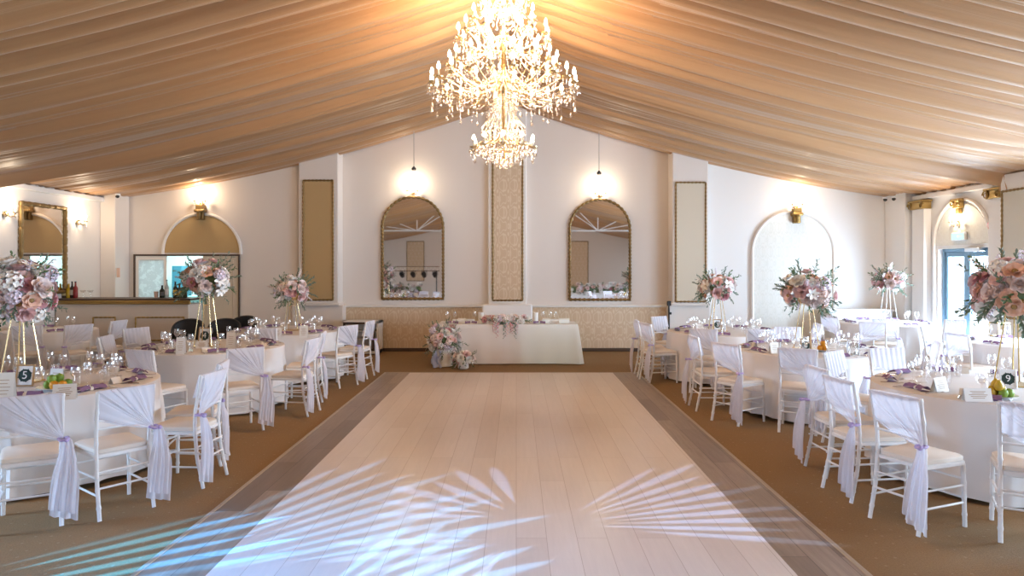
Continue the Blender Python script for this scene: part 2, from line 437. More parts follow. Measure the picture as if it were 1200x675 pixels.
struct(arch_fill(acx, ar, dz+.03, dz+.03, YB-.02, YB+.01, 'X').build('arch_panel_trim_left', M['tanpanel'], smooth=False), 'tan half-round panel over the service door')
struct(arch_ring(ar, ar+.07, YB-.02, 0, dz+.03, dz, acx, 'X').build('arch_moulding_left', M['trim']), 'white arch moulding')
bcx, br = X(929, YB), .83; bsp = Z(296, YB)
struct(arch_fill(bcx, br, bsp, .07, YB-.02, YB+.01, 'X').build('arch_panel_trim_right', M['damask_pale'], smooth=False), 'pale damask arched niche panel')
struct(arch_ring(br, br+.07, YB-.02, 0, bsp, .07, bcx, 'X').build('arch_moulding_right', M['trim']), 'white arch moulding')
scy, sr = 12.3, .74
struct(arch_fill(scy, sr, 2.2, 2.2, XR-.02, XR+.01, 'Y').build('arch_panel_trim_side', M['damask_y'], smooth=False), 'pale half-round panel over the glass door')
struct(arch_ring(sr, sr+.07, XR-.02, 0, 2.25, .05, scy, 'Y').build('arch_moulding_side', M['trim']), 'white arch moulding')
# corner pilasters
struct(MB().bevbox(XL, X(135,13.94), 13.94, YB, 0, EAVE+.1, .01).build('pillar_1', M['wall'], smooth=False), 'square white corner pillar behind the bar')
struct(MB().bevbox(7.80, XR, 13.7, YB, 0, EAVE+.05, .01).build('pillar_2', M['wall_daylit'], smooth=False), 'white corner pillar')
struct(MB().bevbox(7.88, XR, 13.2, 13.6, 0, EAVE-.2, .01).bevbox(7.86, XR, 13.16, 13.64, 0, .15, .01).build('pillar_3', M['wall_daylit'], smooth=False), 'white pilaster')
struct(MB().bevbox(7.88, XR, 11.1, 11.4, 0, EAVE-.2, .01).bevbox(7.86, XR, 11.06, 11.44, 0, .15, .01).build('pillar_4', M['wall_daylit'], smooth=False), 'white pilaster')
struct(MB().bevbox(7.75, XR, 10.05, 10.93, 0, EAVE+.0, .01).build('pillar_5', M['wall_daylit'], smooth=False), 'wide white pier')
def capital(y0, y1, lab):
    t = thing('gilded_capital', lab, 'capital', (7.84, (y0+y1)/2, EAVE-.2)); w = (y1-y0)/2 + .05
    MB().bevbox(-.02,.18,-w,w,0,.035,.006).bevbox(0,.18,-w+.03,w-.03,-.14,0,.008).build('block', M['gold'], t, False)
    for s in (-1, 1):
        for x in (-.012,):
            pts = []
            for i in range(26):
                a = i*.42; r = .075*(1-i/32)
                pts.append((x, s*(w-.055)+r*cos(a)*s, -.07+r*sin(a)))
            MB().tube(pts, [.014*(1-i/40) for i in range(26)], 6).build('scroll', M['gold'], t)
    return t
capital(13.2, 13.6, 'gilded scroll capital on the pilaster nearest the white corner')
capital(11.1, 11.4, 'gilded scroll capital on the pilaster just past the glass door')

def rope_frame(w, h, r, twist=True):
    m = MB(); pts = []
    def seg(a, b):
        n = max(2, int((Vector(b)-Vector(a)).length/.02)); return [Vector(a).lerp(Vector(b), i/n) for i in range(n)]
    c = [(-w/2,0,0),(w/2,0,0),(w/2,0,h),(-w/2,0,h)]
    for i in range(4): pts += seg(c[i], c[(i+1)%4])
    m.tube(pts, [r*(1+.22*sin(i*1.57)) for i in range(len(pts))], 8, closed=True); return m
def wall_panel(px0, px1, py0, py1, Y, mat, label, frame='darkgold', z1=None):
    x0, x1 = X(px0, Y), X(px1, Y); z0 = Z(py1, Y); zt = z1 or Z(py0, Y)
    t = thing('wall_panel', label, 'wall panel', ((x0+x1)/2, Y, z0))
    w, h = x1-x0, zt-z0
    MB().bevbox(-w/2,w/2,-.012,.0,0,h,.003).build('fabric', mat, t, False)
    f = rope_frame(w-.02, h-.02, .018); f.build('frame', M[frame], t, M=Matrix.Translation((0,-.015,.01)))
    return t
wall_panel(355,391,211,352,14.3, M['tanpanel'], 'tall tan panel in thin gold frame on the pilaster nearer the bar')
wall_panel(791.5,827.5,213.5,354,14.3, plain('cream_fabric_panel', (.66,.58,.46), .8, nscale=200), 'tall plain cream panel in thin gold frame beside the pale niche')
wall_panel(577,613,150,352.5,14.6, M['damask'], 'tall damask panel in gold frame between the two arched mirrors')
# framed side panel on the pier
t = thing('wall_panel', 'large grey-cream framed panel on the side pier beside the big pink bouquet', 'wall panel', (7.75, 10.45, 1.0), -pi/2)
MB().bevbox(-.42,.42,-.012,0,0,2.0,.003).build('fabric', plain('grey_cream_panel', (.62,.60,.53), .8, nscale=200), t, False)
rope_frame(.84, 2.0, .018).build('frame', M['darkgold'], t, M=Matrix.Translation((0,-.015,0)))

# arched mirrors
def arched_mirror(px0, px1, py0, py1, lab):
    Y = 14.7; x0, x1, z0, zt = X(px0,Y), X(px1,Y), Z(py1,Y), Z(py0,Y); r = (x1-x0)/2; zsp = zt-r
    t = thing('arched_mirror', lab, 'mirror', ((x0+x1)/2, Y, z0)); h = zsp-z0
    arch_fill(0, r-.02, h, .01, -.03, -.005, 'X').build('mirror_glass', M['mirror'], t, False)
    pts = []; n = 60
    for i in range(60): pts.append((-r, -.035, h*i/60))
    for i in range(n): pts.append((-r*cos(pi*i/n), -.035, h + r*sin(pi*i/n)))
    for i in range(60): pts.append((r, -.035, h*(1-i/60)))
    for i in range(40): pts.append((r-2*r*i/40, -.035, 0))
    MB().tube(pts, [.028*(1+.35*sin(i*2.1)) for i in range(len(pts))], 8, closed=True).build('frame', M['darkgold'], t)
    return t
arched_mirror(448.5, 519.5, 231, 350, 'arched gold-framed mirror reflecting the stage lights, on the bar half')
arched_mirror(667.5, 738, 234, 351, 'arched gold-framed mirror reflecting a long row of flowers')
# bar mirror on the side wall
my0, my1 = 11.62, 12.85; mz0, mz1 = 1.30, 2.94
t = thing('rectangular_mirror', 'tall rectangular mirror in thick carved gold frame on the wall above the bar', 'mirror', (XL, (my0+my1)/2, mz0))
MB().box(.005,.03,-(my1-my0)/2+.03,(my1-my0)/2-.03,.03,mz1-mz0-.03).build('mirror_glass', M['mirror'], t, False)
m = MB(); w, h = my1-my0, mz1-mz0; pts = []
cs = [(-w/2+.04,.04),(w/2-.04,.04),(w/2-.04,h-.04),(-w/2+.04,h-.04)]
for i in range(4):
    a, b = Vector(cs[i]), Vector(cs[(i+1)%4]); n = int((b-a).length/.03)
    for j in range(n): q = a.lerp(b, j/n); pts.append((.04, q.x, q.y))
m.tube(pts, [.036*(1+.16*sin(i*2.6)+.12*sin(i*1.1)) for i in range(len(pts))], 8, closed=True)
m.build('frame', M['darkgold'], t)

# ------------------------------------------------------------------ lights helper
def lamp(kind, name, loc, power, color, size=.1, size_y=None, rot=None, spread=None):
    l = bpy.data.lights.new(name, kind); l.energy = power; l.color = color
    if kind == 'AREA':
        l.shape = 'RECTANGLE'; l.size = size; l.size_y = size_y or size
        if spread: l.spread = spread
    else: l.shadow_soft_size = size
    o = bpy.data.objects.new(name, l); COL.objects.link(o); o.location = loc
    if rot: o.rotation_euler = rot
    return o
WARM = (1, .70, .42); SCON = (1, .80, .56); DAY = (.58, .78, 1.0)

def candle_bulb_mb(z=0, r=.016, h=.07):
    return [(0.004, z), (r*.8, z+h*.12), (r, z+h*.3), (r*.75, z+h*.6), (r*.3, z+h*.88), (0, z+h)]
def drop_mb(m, x, y, z, L=.06, r=.012, beads=2):
    for b in range(beads): m.lathe([(0, z-.018*b-.014), (r*.55, z-.018*b-.007), (0, z-.018*b)], 5, (x, y, 0))
    zz = z-.018*beads
    m.lathe([(0, zz-L), (r, zz-L*.68), (r*.62, zz-L*.25), (0, zz)], 6, (x, y, 0))

# wall sconces: built facing -Y (out of an end wall)
def make_sconce(corbel=False, label='', loc=(0,0,0), rz=0, group=None, power=18):
    t = thing('wall_sconce', label, 'wall lamp', loc, rz, group)
    if corbel:
        m = MB(); m.bevbox(-.07,.07,-.12,0,-.36,-.2,.01).bevbox(-.11,.11,-.16,0,-.2,-.14,.012).bevbox(-.085,.085,-.14,0,-.14,-.04,.01)
        m.tube([(-.09,-.15,-.17),(0,-.17,-.19),(.09,-.15,-.17)], .02, 8).tube([(0,-.13,-.36),(0,-.15,-.28),(0,-.16,-.2)], [.02,.03,.035], 8)
        m.build('corbel', M['darkgold'] if corbel == 1 else M['gold'], t, False)
    MB().lathe([(0,-.05),(.025,-.045),(.045,0),(.025,.045),(0,.05)], 12, (0,-.03,0)).build('backplate', M['brass'], t)
    for s in (-1, 1):
        a = MB().tube([(0,-.03,0),(s*.04,-.08,-.045),(s*.09,-.11,-.03),(s*.11,-.11,.02)], .008, 8).lathe([(.005,0),(.035,.01),(.04,.02),(.012,.02)], 10, (s*.11,-.11,.02)).build('arm', M['brass'], t)
        MB().lathe([(.010,0),(.010,.06)], 8, (s*.11,-.11,.04)).build('candle_sleeve', M['candle'], a)
        MB().lathe(candle_bulb_mb(0,.016,.06), 8, (s*.11,-.11,.10)).build('bulb', M['bulbw'], a)
    m = MB()
    for i in range(7):
        an = pi*i/6; drop_mb(m, .12*cos(an), -.11-.03*sin(an), .03-.01*(i%2), .05, .010)
    m.build('crystal', M['crystal'], t)
    # the light of its two bulbs
    R = Matrix.Rotation(rz, 4, 'Z'); p = Vector(loc) + R @ Vector((0,-.20,.14))
    lamp('POINT', 'sconce_light', p, power, SCON, .05)
    return t
make_sconce(0, 'brass crystal sconce above the mirror reflecting stage lights', (X(484,14.7),14.7,Z(226,14.7)))
make_sconce(0, 'brass crystal sconce above the mirror reflecting the row of flowers', (X(703,14.7),14.7,Z(229,14.7)))
make_sconce(1, 'lit sconce on a dark gold corbel above the service door', (X(237,YB),YB,Z(238,YB)))
make_sconce(2, 'lit sconce on a gold corbel above the pale arched niche', (X(932,YB),YB,Z(242,YB)), power=13)
make_sconce(0, 'brass crystal sconce on the bar wall, on the camera side of the big mirror', (XL,11.32,2.68), pi/2, power=12)
make_sconce(0, 'brass crystal sconce on the bar wall between big mirror and corner pillar', (XL,13.2,2.66), pi/2, power=12)
make_sconce(0, 'lit sconce inside the half-round arch over the glass door', (XR,12.35,2.58), -pi/2, power=13)
t = thing('gilded_keystone', 'gold scroll keystone at the top of the arch over the glass door', 'keystone', (XR-.02, 12.3, 2.98), -pi/2)
MB().bevbox(-.13,.13,-.12,0,0,.05,.01).bevbox(-.09,.09,-.1,0,-.12,0,.01).bevbox(-.05,.05,-.07,0,-.22,-.12,.01).build('block', M['gold'], t, False)
for s in (-1,1): MB().tube([(s*.09+.04*cos(a*.5), -.11, -.03+.04*sin(a*.5)) for a in range(12)], .014, 6).build('scroll', M['gold'], t)

# pendant cords above the mirrors
for px, py0, py1, lab in ((485,150,200,'short black lamp holder hanging on a cord above the mirror reflecting stage lights'), (702,150,205,'short black lamp holder hanging on a cord above the mirror reflecting flowers')):
    Y = 14.3; x = X(px, Y); z1 = Z(py1, Y); zt = zs(abs(x-XC)) + .05
    t = thing('pendant_holder', lab, 'pendant', (x, Y, z1))
    MB().lathe([(.02,0),(.045,.01),(.05,.05),(.02,.08),(.01,.09)], 12).build('holder', M['black'], t)
    MB().tube([(0,0,.09),(0,0,zt-z1)], .008, 6).build('cord', plain('grey_cord', (.45,.42,.40), .6) if 'gc' not in M else M['gc'], t)

# exit sign, alarm, cameras, outlet, black stand
t = thing('exit_sign', 'pale green lit emergency exit sign above the glass door', 'sign', (XR-.03, 12.3, 2.28), -pi/2)
MB().bevbox(-.19,.19,-.05,.0,0,.15,.008).build('housing', M['white'], t, False)
m = MB().box(-.17,.17,-.054,-.05,.02,.13); m.build('face', emit('pale_green_sign', (.55,.95,.85), 1.3), t, False)
MB().box(.03,.13,-.057,-.054,.066,.084).add([(.03,-.057,.045),(.03,-.057,.105),(-.02,-.057,.075)], [(0,1,2)]).build('arrow', M['white'], t, False)
t = thing('fire_alarm', 'small round red fire alarm between pilaster and glass door arch', 'alarm', (XR, 11.52, 2.5), -pi/2)
MB().lathe([(.07,0),(.075,.02),(.06,.05),(0,.055)], 16, M=Matrix.Rotation(pi/2,4,'X')).build('housing', M['red'], t)
MB().lathe([(.03,.055),(.03,.07),(0,.072)], 12, M=Matrix.Rotation(pi/2,4,'X')).build('lens', M['petal_p'], t)
def camera_dome(loc, lab):
    t = thing('security_camera', lab, 'camera', loc)
    MB().lathe([(.05,0),(.05,-.03),(.045,-.035)], 14).build('base', M['white'], t)
    MB().ball((0,-.01,-.055), .036, 12, 8).tube([(0,-.01,-.055),(0,-.055,-.065)], .02, 10).build('lens', M['black'], t)
camera_dome(P(138,227,13.88), 'white and black security camera at the top of the pillar behind the bar')
camera_dome(P(1037,231,14.2), 'black security camera on the end wall side of the white corner')
camera_dome(P(1047,230,13.9), 'black security camera on the glass door side of the white corner')
tag(MB().bevbox(X(766,14.6), X(776,14.6), 14.585, 14.6, Z(378,14.6), Z(371,14.6), .004).build('wall_socket', M['trim'], None, False), 'small white wall socket on the damask dado', 'socket')
tag(MB().bevbox(X(137,13.94), X(141,13.94), 13.925, 13.94, Z(325,13.94), Z(314,13.94), .004).build('wall_switch', M['petal_c'], None, False), 'small orange-trimmed switch on the pillar behind the bar', 'switch')
Y = 14.1; t = thing('black_stand', 'thin black stand at the edge of the damask dado behind the white chairs', 'stand', (X(784,Y), Y, 0))
MB().tube([(0,0,.04),(0,0,1.1)], .018, 8).build('pole', M['black'], t)
MB().lathe([(.13,0),(.13,.02),(.03,.04),(.018,.06)], 16).build('base', M['black'], t)
MB().bevbox(-.04,.04,-.03,.03,1.0,1.1,.01).bevbox(-.01,.05,-.02,.02,.82,.87,.005).build('head', M['black'], t, False)

# ------------------------------------------------------------------ service doorway and room behind
struct(MB().box(-9.2,-5.2,17.6,17.7,0,2.9).box(-9.3,-9.2,14.8,17.7,0,2.9).box(-5.2,-5.1,14.8,17.7,0,2.9).box(-9.3,-5.1,14.8,17.7,2.9,3.0).build('wall_service_room', plain('pale_mint_wall', (.72,.84,.82), .7), smooth=False), 'pale mint walls of the service room')
e = bpy.data.objects.new('door_1', None); COL.objects.link(e); e.location = (dx0, YB, 0); struct(e, 'double service door', 'door')
W = dx1-dx0
MB().bevbox(0,.035,-.03,.2,0,dz,.005).bevbox(W-.035,W,-.03,.2,0,dz,.005).bevbox(.035,W-.035,-.03,.2,dz-.035,dz,.005).build('door_frame', M['dark_brown'], e, False)
lx1 = X(195.5,YB)-dx0
l = MB().bevbox(.035,.10,-.01,.03,.02,dz-.035,.004).bevbox(lx1-.06,lx1,-.01,.03,.02,dz-.035,.004).bevbox(.1,lx1-.06,-.01,.03,dz-.12,dz-.035,.004).bevbox(.1,lx1-.06,-.01,.03,.02,.95,.004).build('door_leaf', M['trim'], e, False, label='white door leaf with frosted patterned glass')
MB().box(.1,lx1-.06,.0,.015,.95,dz-.12).build('pane', M['frost'], l, False)
rx0 = X(237.5,YB)-dx0
l = MB().bevbox(rx0,W-.035,-.01,.03,.5,dz-.035,.004).bevbox(rx0,W-.035,-.008,.03,.02,.5,.004).build('door_leaf', M['door'], e, False, label='closed plain beige door leaf')
q = MB()
q.tube([(rx0+.1,-.012,.62),(W-.14,-.012,.62),(W-.14,-.012,dz-.13),(rx0+.1,-.012,dz-.13)], .012, 6, closed=True).build('moulding', M['door'], l)
MB().tube([(rx0+.05,-.01,1.0),(rx0+.05,-.06,1.0),(rx0+.15,-.06,1.0)], .009, 8).build('door_handle', M['brass'], l)
MB().bevbox(rx0,W-.035,-.02,-.008,.02,.52,.004).build('kick_plate', M['dark_brown'], l, False)
t = thing('tall_cabinet', 'teal blue tall cabinet seen through the open service door', 'cabinet', (X(205,16.8)+.0, 16.9, 0))
MB().bevbox(-.13,.13,0,.5,0,1.83,.01).build('body', M['teal'], t, False); MB().bevbox(-.12,.12,-.02,0,.05,1.78,.008).build('door', M['teal'], t, False); MB().tube([(.09,-.05,.9),(.09,-.05,1.2)],.01,6).build('handle', M['steel'], t)
t = thing('drinks_fridge', 'pale aqua glass-fronted drinks fridge in the service doorway beside the bar end', 'fridge', (X(230,15.3), 15.3, 0))
MB().bevbox(-.2,.2,0,.5,0,1.15,.01).build('body', M['aqua'], t, False)
d = MB().bevbox(-.19,.19,-.03,0,.08,1.1,.006).build('door', M['aqua'], t, False)
m = MB()
for r in range(4):
    for c in range(4): m.lathe([(.03,0),(.03,.12),(.012,.16),(.012,.19)], 8, (-.135+.09*c,-.045,.12+.24*r))
m.build('bottles_print', M['teal'], d)
for k in range(4): MB().bevbox(-.18,.18,-.05,-.03,.09+.24*k,.11+.24*k,.003).build('shelf', M['trim'], d, False)
lamp('AREA', 'service_room_light', (-7.1,16.2,2.85), 170, (.72,.95,1), 1.6, 1.2, (0,0,0))

# ------------------------------------------------------------------ bar
by0 = 12.5; bx1 = X(223,by0); bz = Z(350,by0)
t = thing('bar_counter', 'long cream bar counter with gold-trimmed top and framed front panels', 'bar', (XL+.02, by0, 0))
L = bx1-XL-.02
MB().bevbox(0,L-.06,.06,.6,0,bz-.1,.008).build('body', plain('cream_bar_front', (.66,.58,.50), .5), t, False)
MB().bevbox(0,L,0,.66,bz-.035,bz,.008).build('worktop', M['dark_brown'], t, False)
m = MB().bevbox(0,L-.02,.02,.06,bz-.10,bz-.035,.006); m.tube([(0,.0,bz-.05),(L-.02,.0,bz-.05)], .016, 8); m.tube([(0,.02,bz-.095),(L-.02,.02,bz-.095)], .012, 8)
m.build('gold_moulding', M['gold'], t, False)
for a, b in ((107,133),(157,214)):
    x0, x1 = X(a,by0)-XL-.02, X(b,by0)-XL-.02; 
    rope_frame(x1-x0, .42, .014).build('panel_frame', M['gold'], t, M=Matrix.Translation(((x0+x1)/2, .055, Z(399,by0))))
x0, x1 = 0.12, X(98,by0)-XL-.02
MB().bevbox(0,L-.06,.045,.06,0,.1,.004).build('plinth', M['dark_brown'], t, False)

def bottle(px, Y, h, r, col, lab, neck=.35, capc=None, z=None, labelc=None):
    z = bz if z is None else z
    t = thing('bottle', lab, 'bottle', (X(px,Y), Y, z+.001), 0, 'bottles on the bar')
    MB().lathe([(r*.9,0),(r,.01),(r,h*(1-neck)),(r*.42,h*(1-neck*.65)),(r*.34,h*.94),(r*.4,h*.95),(r*.4,h*.97)], 12).build('glass_body', plain('bottle_glass', col, .12), t)
    MB().lathe([(r*.42,h*.97),(r*.42,h*1.03),(0,h*1.03)], 10).build('cap', plain('bottle_cap', capc or (.05,.05,.05), .4), t)
    if labelc: MB().lathe([(r+.001,h*.18),(r+.001,h*.5)], 12).build('paper_label', plain('bottle_label', labelc, .7), t)
for px, h, r, c, cap, lc, lab in (
    (75.5,.24,.05,(.10,.07,.05),None,(.5,.4,.2),'squat dark bottle on the bar tight against the big bouquet'),
    (80.5,.26,.045,(.55,.36,.03),(.7,.5,.1),None,'yellow liqueur bottle on the bar below the gold mirror'),
    (84.5,.30,.036,(.03,.02,.02),None,(.55,.5,.42),'black bottle with pale label on the bar below the gold mirror'),
    (88.5,.30,.04,(.28,.03,.03),None,None,'deep red bottle on the bar below the gold mirror'),
    (190,.23,.045,(.02,.025,.02),None,(.1,.1,.1),'black bottle on the bar before the frosted door'),
    (195.5,.33,.034,(.5,.55,.55),None,(.7,.7,.7),'slim clear bottle on the bar before the frosted door'),
    (205.5,.30,.04,(.03,.03,.02),None,(.75,.5,.08),'dark bottle with gold label on the bar end'),
    (210.5,.27,.038,(.06,.05,.02),None,(.6,.38,.08),'brown bottle with orange label on the bar end'),
    (216,.2,.05,(.03,.035,.02),None,None,'round dark bottle at the very end of the bar')):
    bottle(px, 12.8, h, r, c, lab, .38, cap, None, lc)
tag(MB().lathe([(.03,0),(.04,.12),(.041,.12),(.033,.004)], 12).build('paper_cup', plain('paper_cup', (.6,.42,.33), .7), M=Matrix.Translation((X(183,12.8),12.8,bz+.001))), 'brown paper cup on the bar before the frosted door', 'cup')

for px, lab in ((97.5,'coupe glass on the bar, the one nearer the red bottle'),(106,'coupe glass on the bar, the one farther from the red bottle')):
    o = MB().lathe([(.035,0),(.034,.004),(.005,.01),(.004,.09),(.03,.105),(.052,.13),(.055,.145),(.053,.145),(.048,.13),(.004,.11)], 16).build('coupe_glass', M['glass']); o.location = (X(px,12.8),12.8,bz+.001); tag(o, lab, 'glass', 'coupe glasses on the bar')

# low white cabinet with glass door
Yc = 14.0; x0, x1 = X(400,Yc), X(444,Yc); zt = Z(376.5,Yc)
t = thing('low_cabinet', 'low white cabinet with brown-edged glass front against the dado behind the white chairs', 'cabinet', ((x0+x1)/2, Yc, 0)); w = (x1-x0)/2
m = MB().bevbox(-w,-w+.05,0,.45,.02,zt,.005).bevbox(w-.05,w,0,.45,.02,zt,.005).bevbox(-w,w,0,.45,zt-.05,zt,.005).bevbox(-w,w,0,.45,.02,.1,.005).bevbox(-w,w,.42,.45,.02,zt,.003)
m.build('body', M['trim'], t, False)
q = MB().bevbox(-w+.04,-w+.08,-.02,.02,.08,zt-.02,.004).bevbox(w-.13,w-.09,-.02,.02,.08,zt-.02,.004).bevbox(-w+.08,w-.13,-.02,.02,zt-.06,zt-.02,.004).bevbox(-w+.08,w-.13,-.02,.02,.08,.12,.004)
d = q.build('door', M['dark_brown'], t, False); MB().box(-w+.08,w-.13,-.004,.004,.12,zt-.06).build('pane', M['pane'], d, False)
for z in (.3,.47): MB().bevbox(-w+.05,w-.05,.02,.42,z,z+.015,.003).build('shelf', M['trim'], t, False)
for k in range(4): MB().lathe([(.012,0),(.014,.012),(0,.016)], 8, M=Matrix.Translation((-w+.14+k*.12,-.02,zt-.04)) @ Matrix.Rotation(pi/2,4,'X')).build('knob', M['black'], t)

# ------------------------------------------------------------------ chandelier
cx, cy = X(590,7.6), 7.6
def cz(py): return H + (CY-py)*7.6/F
t = thing('crystal_chandelier', 'huge multi-tier crystal chandelier with candle bulbs hanging over the dance floor', 'chandelier', (cx, cy, 0))
prof = [(0,cz(118)),(.05,cz(114)),(.09,cz(106)),(.14,cz(98)),(.10,cz(90)),(.05,cz(86)),(.04,cz(60)),(.09,cz(52)),(.10,cz(48)),(.04,cz(42)),(.035,cz(20)),(.07,cz(14)),(.07,cz(8)),(.03,cz(2)),(.025,cz(-35)),(.06,cz(-40)),(.02,cz(-46))]
MB().lathe([(r_*.55, z_) for r_, z_ in prof], 20).build('central_column', M['brass'], t)
MB().tube([(0,0,cz(-46)),(0,0,5.32)], .012, 8).build('hanging_chain', M['brass'], t)
MB().tube([(0,0,cz(118)),(0,0,cz(188))], .018, 8).build('lower_stem', M['brass'], t)
def arm_set(n, R, zhub, zbulb, sag, droplets, off=0, rbulb=.021, hb=.085, drop=.12):
    # one arm in +X, then rotated copies
    a = []; N = 14
    for i in range(N+1):
        u = i/N; x = .07 + (R-.07)*u
        zz = zhub + (zbulb-.1-zhub)*u**2.2 - sag*sin(pi*min(1,u*1.15))*(1-u*.35)
        a.append((x, 0, zz))
    a.append((R, 0, zbulb-.07))
    arm = MB().tube(a, .0055, 6).lathe([(.004,-.015),(.045,0),(.05,.012),(.014,.012)], 10, (R,0,zbulb-.085)).mesh('arm', M['brass'])
    sl = MB().lathe([(.010,0),(.010,.07),(0,.07)], 8, (R,0,zbulb-.072)).mesh('candle_sleeve', M['candle'])
    bu = MB().lathe(candle_bulb_mb(zbulb, rbulb, hb), 8, (R,0,0)).mesh('candle_bulb', M['bulb'])
    m = MB()
    for k in range(droplets):
        an = 2*pi*k/droplets; drop_mb(m, R+.045*cos(an), .045*sin(an), zbulb-.09, .05, .012, 1)
    mid = a[int(N*.6)]
    d1, d2 = MB(), MB(); drop_mb(d1, mid[0], 0, mid[2]-.01, .06, .013, 4); drop_mb(d2, (R+mid[0])/2, 0, mid[2]-.0, .05, .012, 2)
    # long bead chain with a big drop below the cup
    for q in range(int(drop/.016)): m.lathe([(0,-.012),(.006,-.006),(0,0)], 5, (R,0,zbulb-.10-.016*q))
    zz = zbulb-.10-drop; m.lathe([(0,zz-.07),(.017,zz-.05),(.011,zz-.02),(0,zz)], 7, (R,0,0))
    cr = m.mesh('crystal_chain', M['crystal']); dr = [q.mesh('crystal_drop', M['crystal']) for q in (d1, d2)]
    for k in range(n):
        Rm = Matrix.Rotation(2*pi*(k+off)/n, 4, 'Z')
        o = put('arm', arm, t, Rm); put('candle_sleeve', sl, o); put('candle_bulb', bu, o); put('crystal_chain', cr, o); put('crystal_drop', dr[0], o); put('crystal_drop', dr[1], o)
arm_set(22, .80, cz(100), 3.88, .16, 6, 0, drop=.20)
arm_set(16, .60, cz(92), 4.10, .12, 6, .5, drop=.12)
arm_set(12, .50, cz(52), 4.42, .10, 6, .25, drop=.10)
arm_set(10, .34, cz(44), 4.62, .07, 5, .5, drop=.08)
arm_set(8, .24, cz(12), 4.86, .05, 5, 0, drop=.06)
arm_set(10, .34, cz(160), 3.20, .09, 6, .5, hb=.06, drop=.07)
# crystal garlands and the basket of drops below
def strings(name, pts0, pts1, n, sag, r=.008, drops=True, off=0):
    m = MB(); (r0, z0), (r1, z1) = pts0, pts1
    for k in range(n):
        an = 2*pi*(k+off)/n
        N = max(6, int(sqrt((r0-r1)**2+(z0-z1)**2)/.024))
        for i in range(N+1):
            u = i/N; rr = r0+(r1-r0)*u; zz = z0+(z1-z0)*u - sag*sin(pi*u)
            m.lathe([(0,-r*1.3),(r,0),(0,r*1.3)], 5, (rr*cos(an), rr*sin(an), zz))
        if drops: drop_mb(m, r1*cos(an), r1*sin(an), z1-.01, .055, .014, 1)
    o = m.build(name, M['crystal'], t); o['kind'] = 'stuff'; return o
strings('upper_crystal_strings', (.06,cz(-5)), (.30,cz(38)), 14, .05)
strings('middle_crystal_strings', (.10,cz(46)), (.50,cz(78)), 18, .08)
strings('outer_crystal_strings', (.10,cz(86)), (.74,cz(112)), 24, .12)
strings('hanging_crystal_column', (.10,cz(104)), (.16,cz(158)), 14, -.0)
strings('neck_crystal_strings', (.05,cz(112)), (.24,cz(150)), 20, .04, off=.3)
strings('inner_crystal_strings', (.20,cz(104)), (.10,cz(150)), 16, .03, off=.7)
strings('rim_crystal_strings', (.56,cz(96)), (.60,cz(126)), 20, .0, off=.2)
strings('basket_crystal_strings', (.16,cz(150)), (.32,cz(172)), 16, .05, off=.5)
for q, (rr, zz) in enumerate(((.30,cz(170)),(.24,cz(176)),(.17,cz(181)),(.10,cz(185)),(.04,cz(188)))):
    m = MB(); n = max(5, int(2*pi*rr/.055))
    for k in range(n): drop_mb(m, rr*cos(2*pi*k/n+q), rr*sin(2*pi*k/n+q), zz, .06, .015, 2)
    o = m.build('basket_crystal_ring', M['crystal'], t); o['kind'] = 'stuff'
    MB().tube([(rr*cos(2*pi*k/24), rr*sin(2*pi*k/24), zz) for k in range(24)], .005, 5, closed=True).build('basket_ring', M['brass'], t)
for z, p_, r in ((3.95,60,.30),(4.6,340,.22),(3.2,20,.12)):
    lamp('POINT', 'chandelier_light', (cx, cy, z), p_, WARM, r)

# ------------------------------------------------------------------ flowers
def petal(m, M_, w, l, cup, curl, n=3):
    def fn(u, v):
        s = (u-.5)*2; ww = w*sin(pi*min(1, .12+v*.78))**.7
        return Vector((s*ww*.5, l*v*(1-.25*curl*v), cup*l*(v**1.6)*(1) - .12*l*curl*v*v + .25*ww*s*s))
    m.grid(fn, n, n, M_)
def bloom(kind, seed):
    r = random.Random(seed); m = MB()
    if kind == 'peony':
        for ring, (n, el, l) in enumerate(((7,.15,1),(7,.55,.9),(6,.95,.75),(5,1.25,.55))):
            for k in range(n):
                a = 2*pi*(k+.5*ring)/n + r.uniform(-.15,.15)
                petal(m, Matrix.Rotation(a,4,'Z') @ Matrix.Translation((0,.08*l,0)) @ Matrix.Rotation(el+r.uniform(-.1,.1),4,'X'), .75*l, .95*l, .25, .6)
    elif kind == 'lily':
        for k in range(6):
            a = 2*pi*k/6 + r.uniform(-.1,.1)
            petal(m, Matrix.Rotation(a,4,'Z') @ Matrix.Rotation(.35+r.uniform(-.15,.15),4,'X'), .42, 1.15, .15, 1.0)
        m.cur = 1
        for k in range(5): a = k*1.26; m.tube([(0,0,0),(.12*cos(a),.12*sin(a),.45)], .02, 4)
    elif kind == 'puff':     # hydrangea head of many small florets
        for k in range(34):
            ph = math.acos(1-1.5*(k+.5)/34); th = k*2.4; d = Vector((sin(ph)*cos(th), sin(ph)*sin(th), cos(ph)))
            Q = d.to_track_quat('Z','Y').to_matrix().to_4x4(); Q.translation = d*.75
            for j in range(4): petal(m, Q @ Matrix.Rotation(j*pi/2+k,4,'Z') @ Matrix.Rotation(.3,4,'X'), .30, .30, .1, .3, 2)
        m.ball((0,0,.05), .74, 10, 7) if k == 0 else None
    elif kind == 'open':
        for ring, (n, el, l) in enumerate(((6,.1,1),(5,.5,.8))):
            for k in range(n):
                a = 2*pi*(k+.5*ring)/n; petal(m, Matrix.Rotation(a,4,'Z') @ Matrix.Rotation(el+r.uniform(-.1,.1),4,'X'), .85*l, l, .2, .7)
        m.cur = 1; m.ball((0,0,.12), .22, 8, 5)
    return m
BL = []
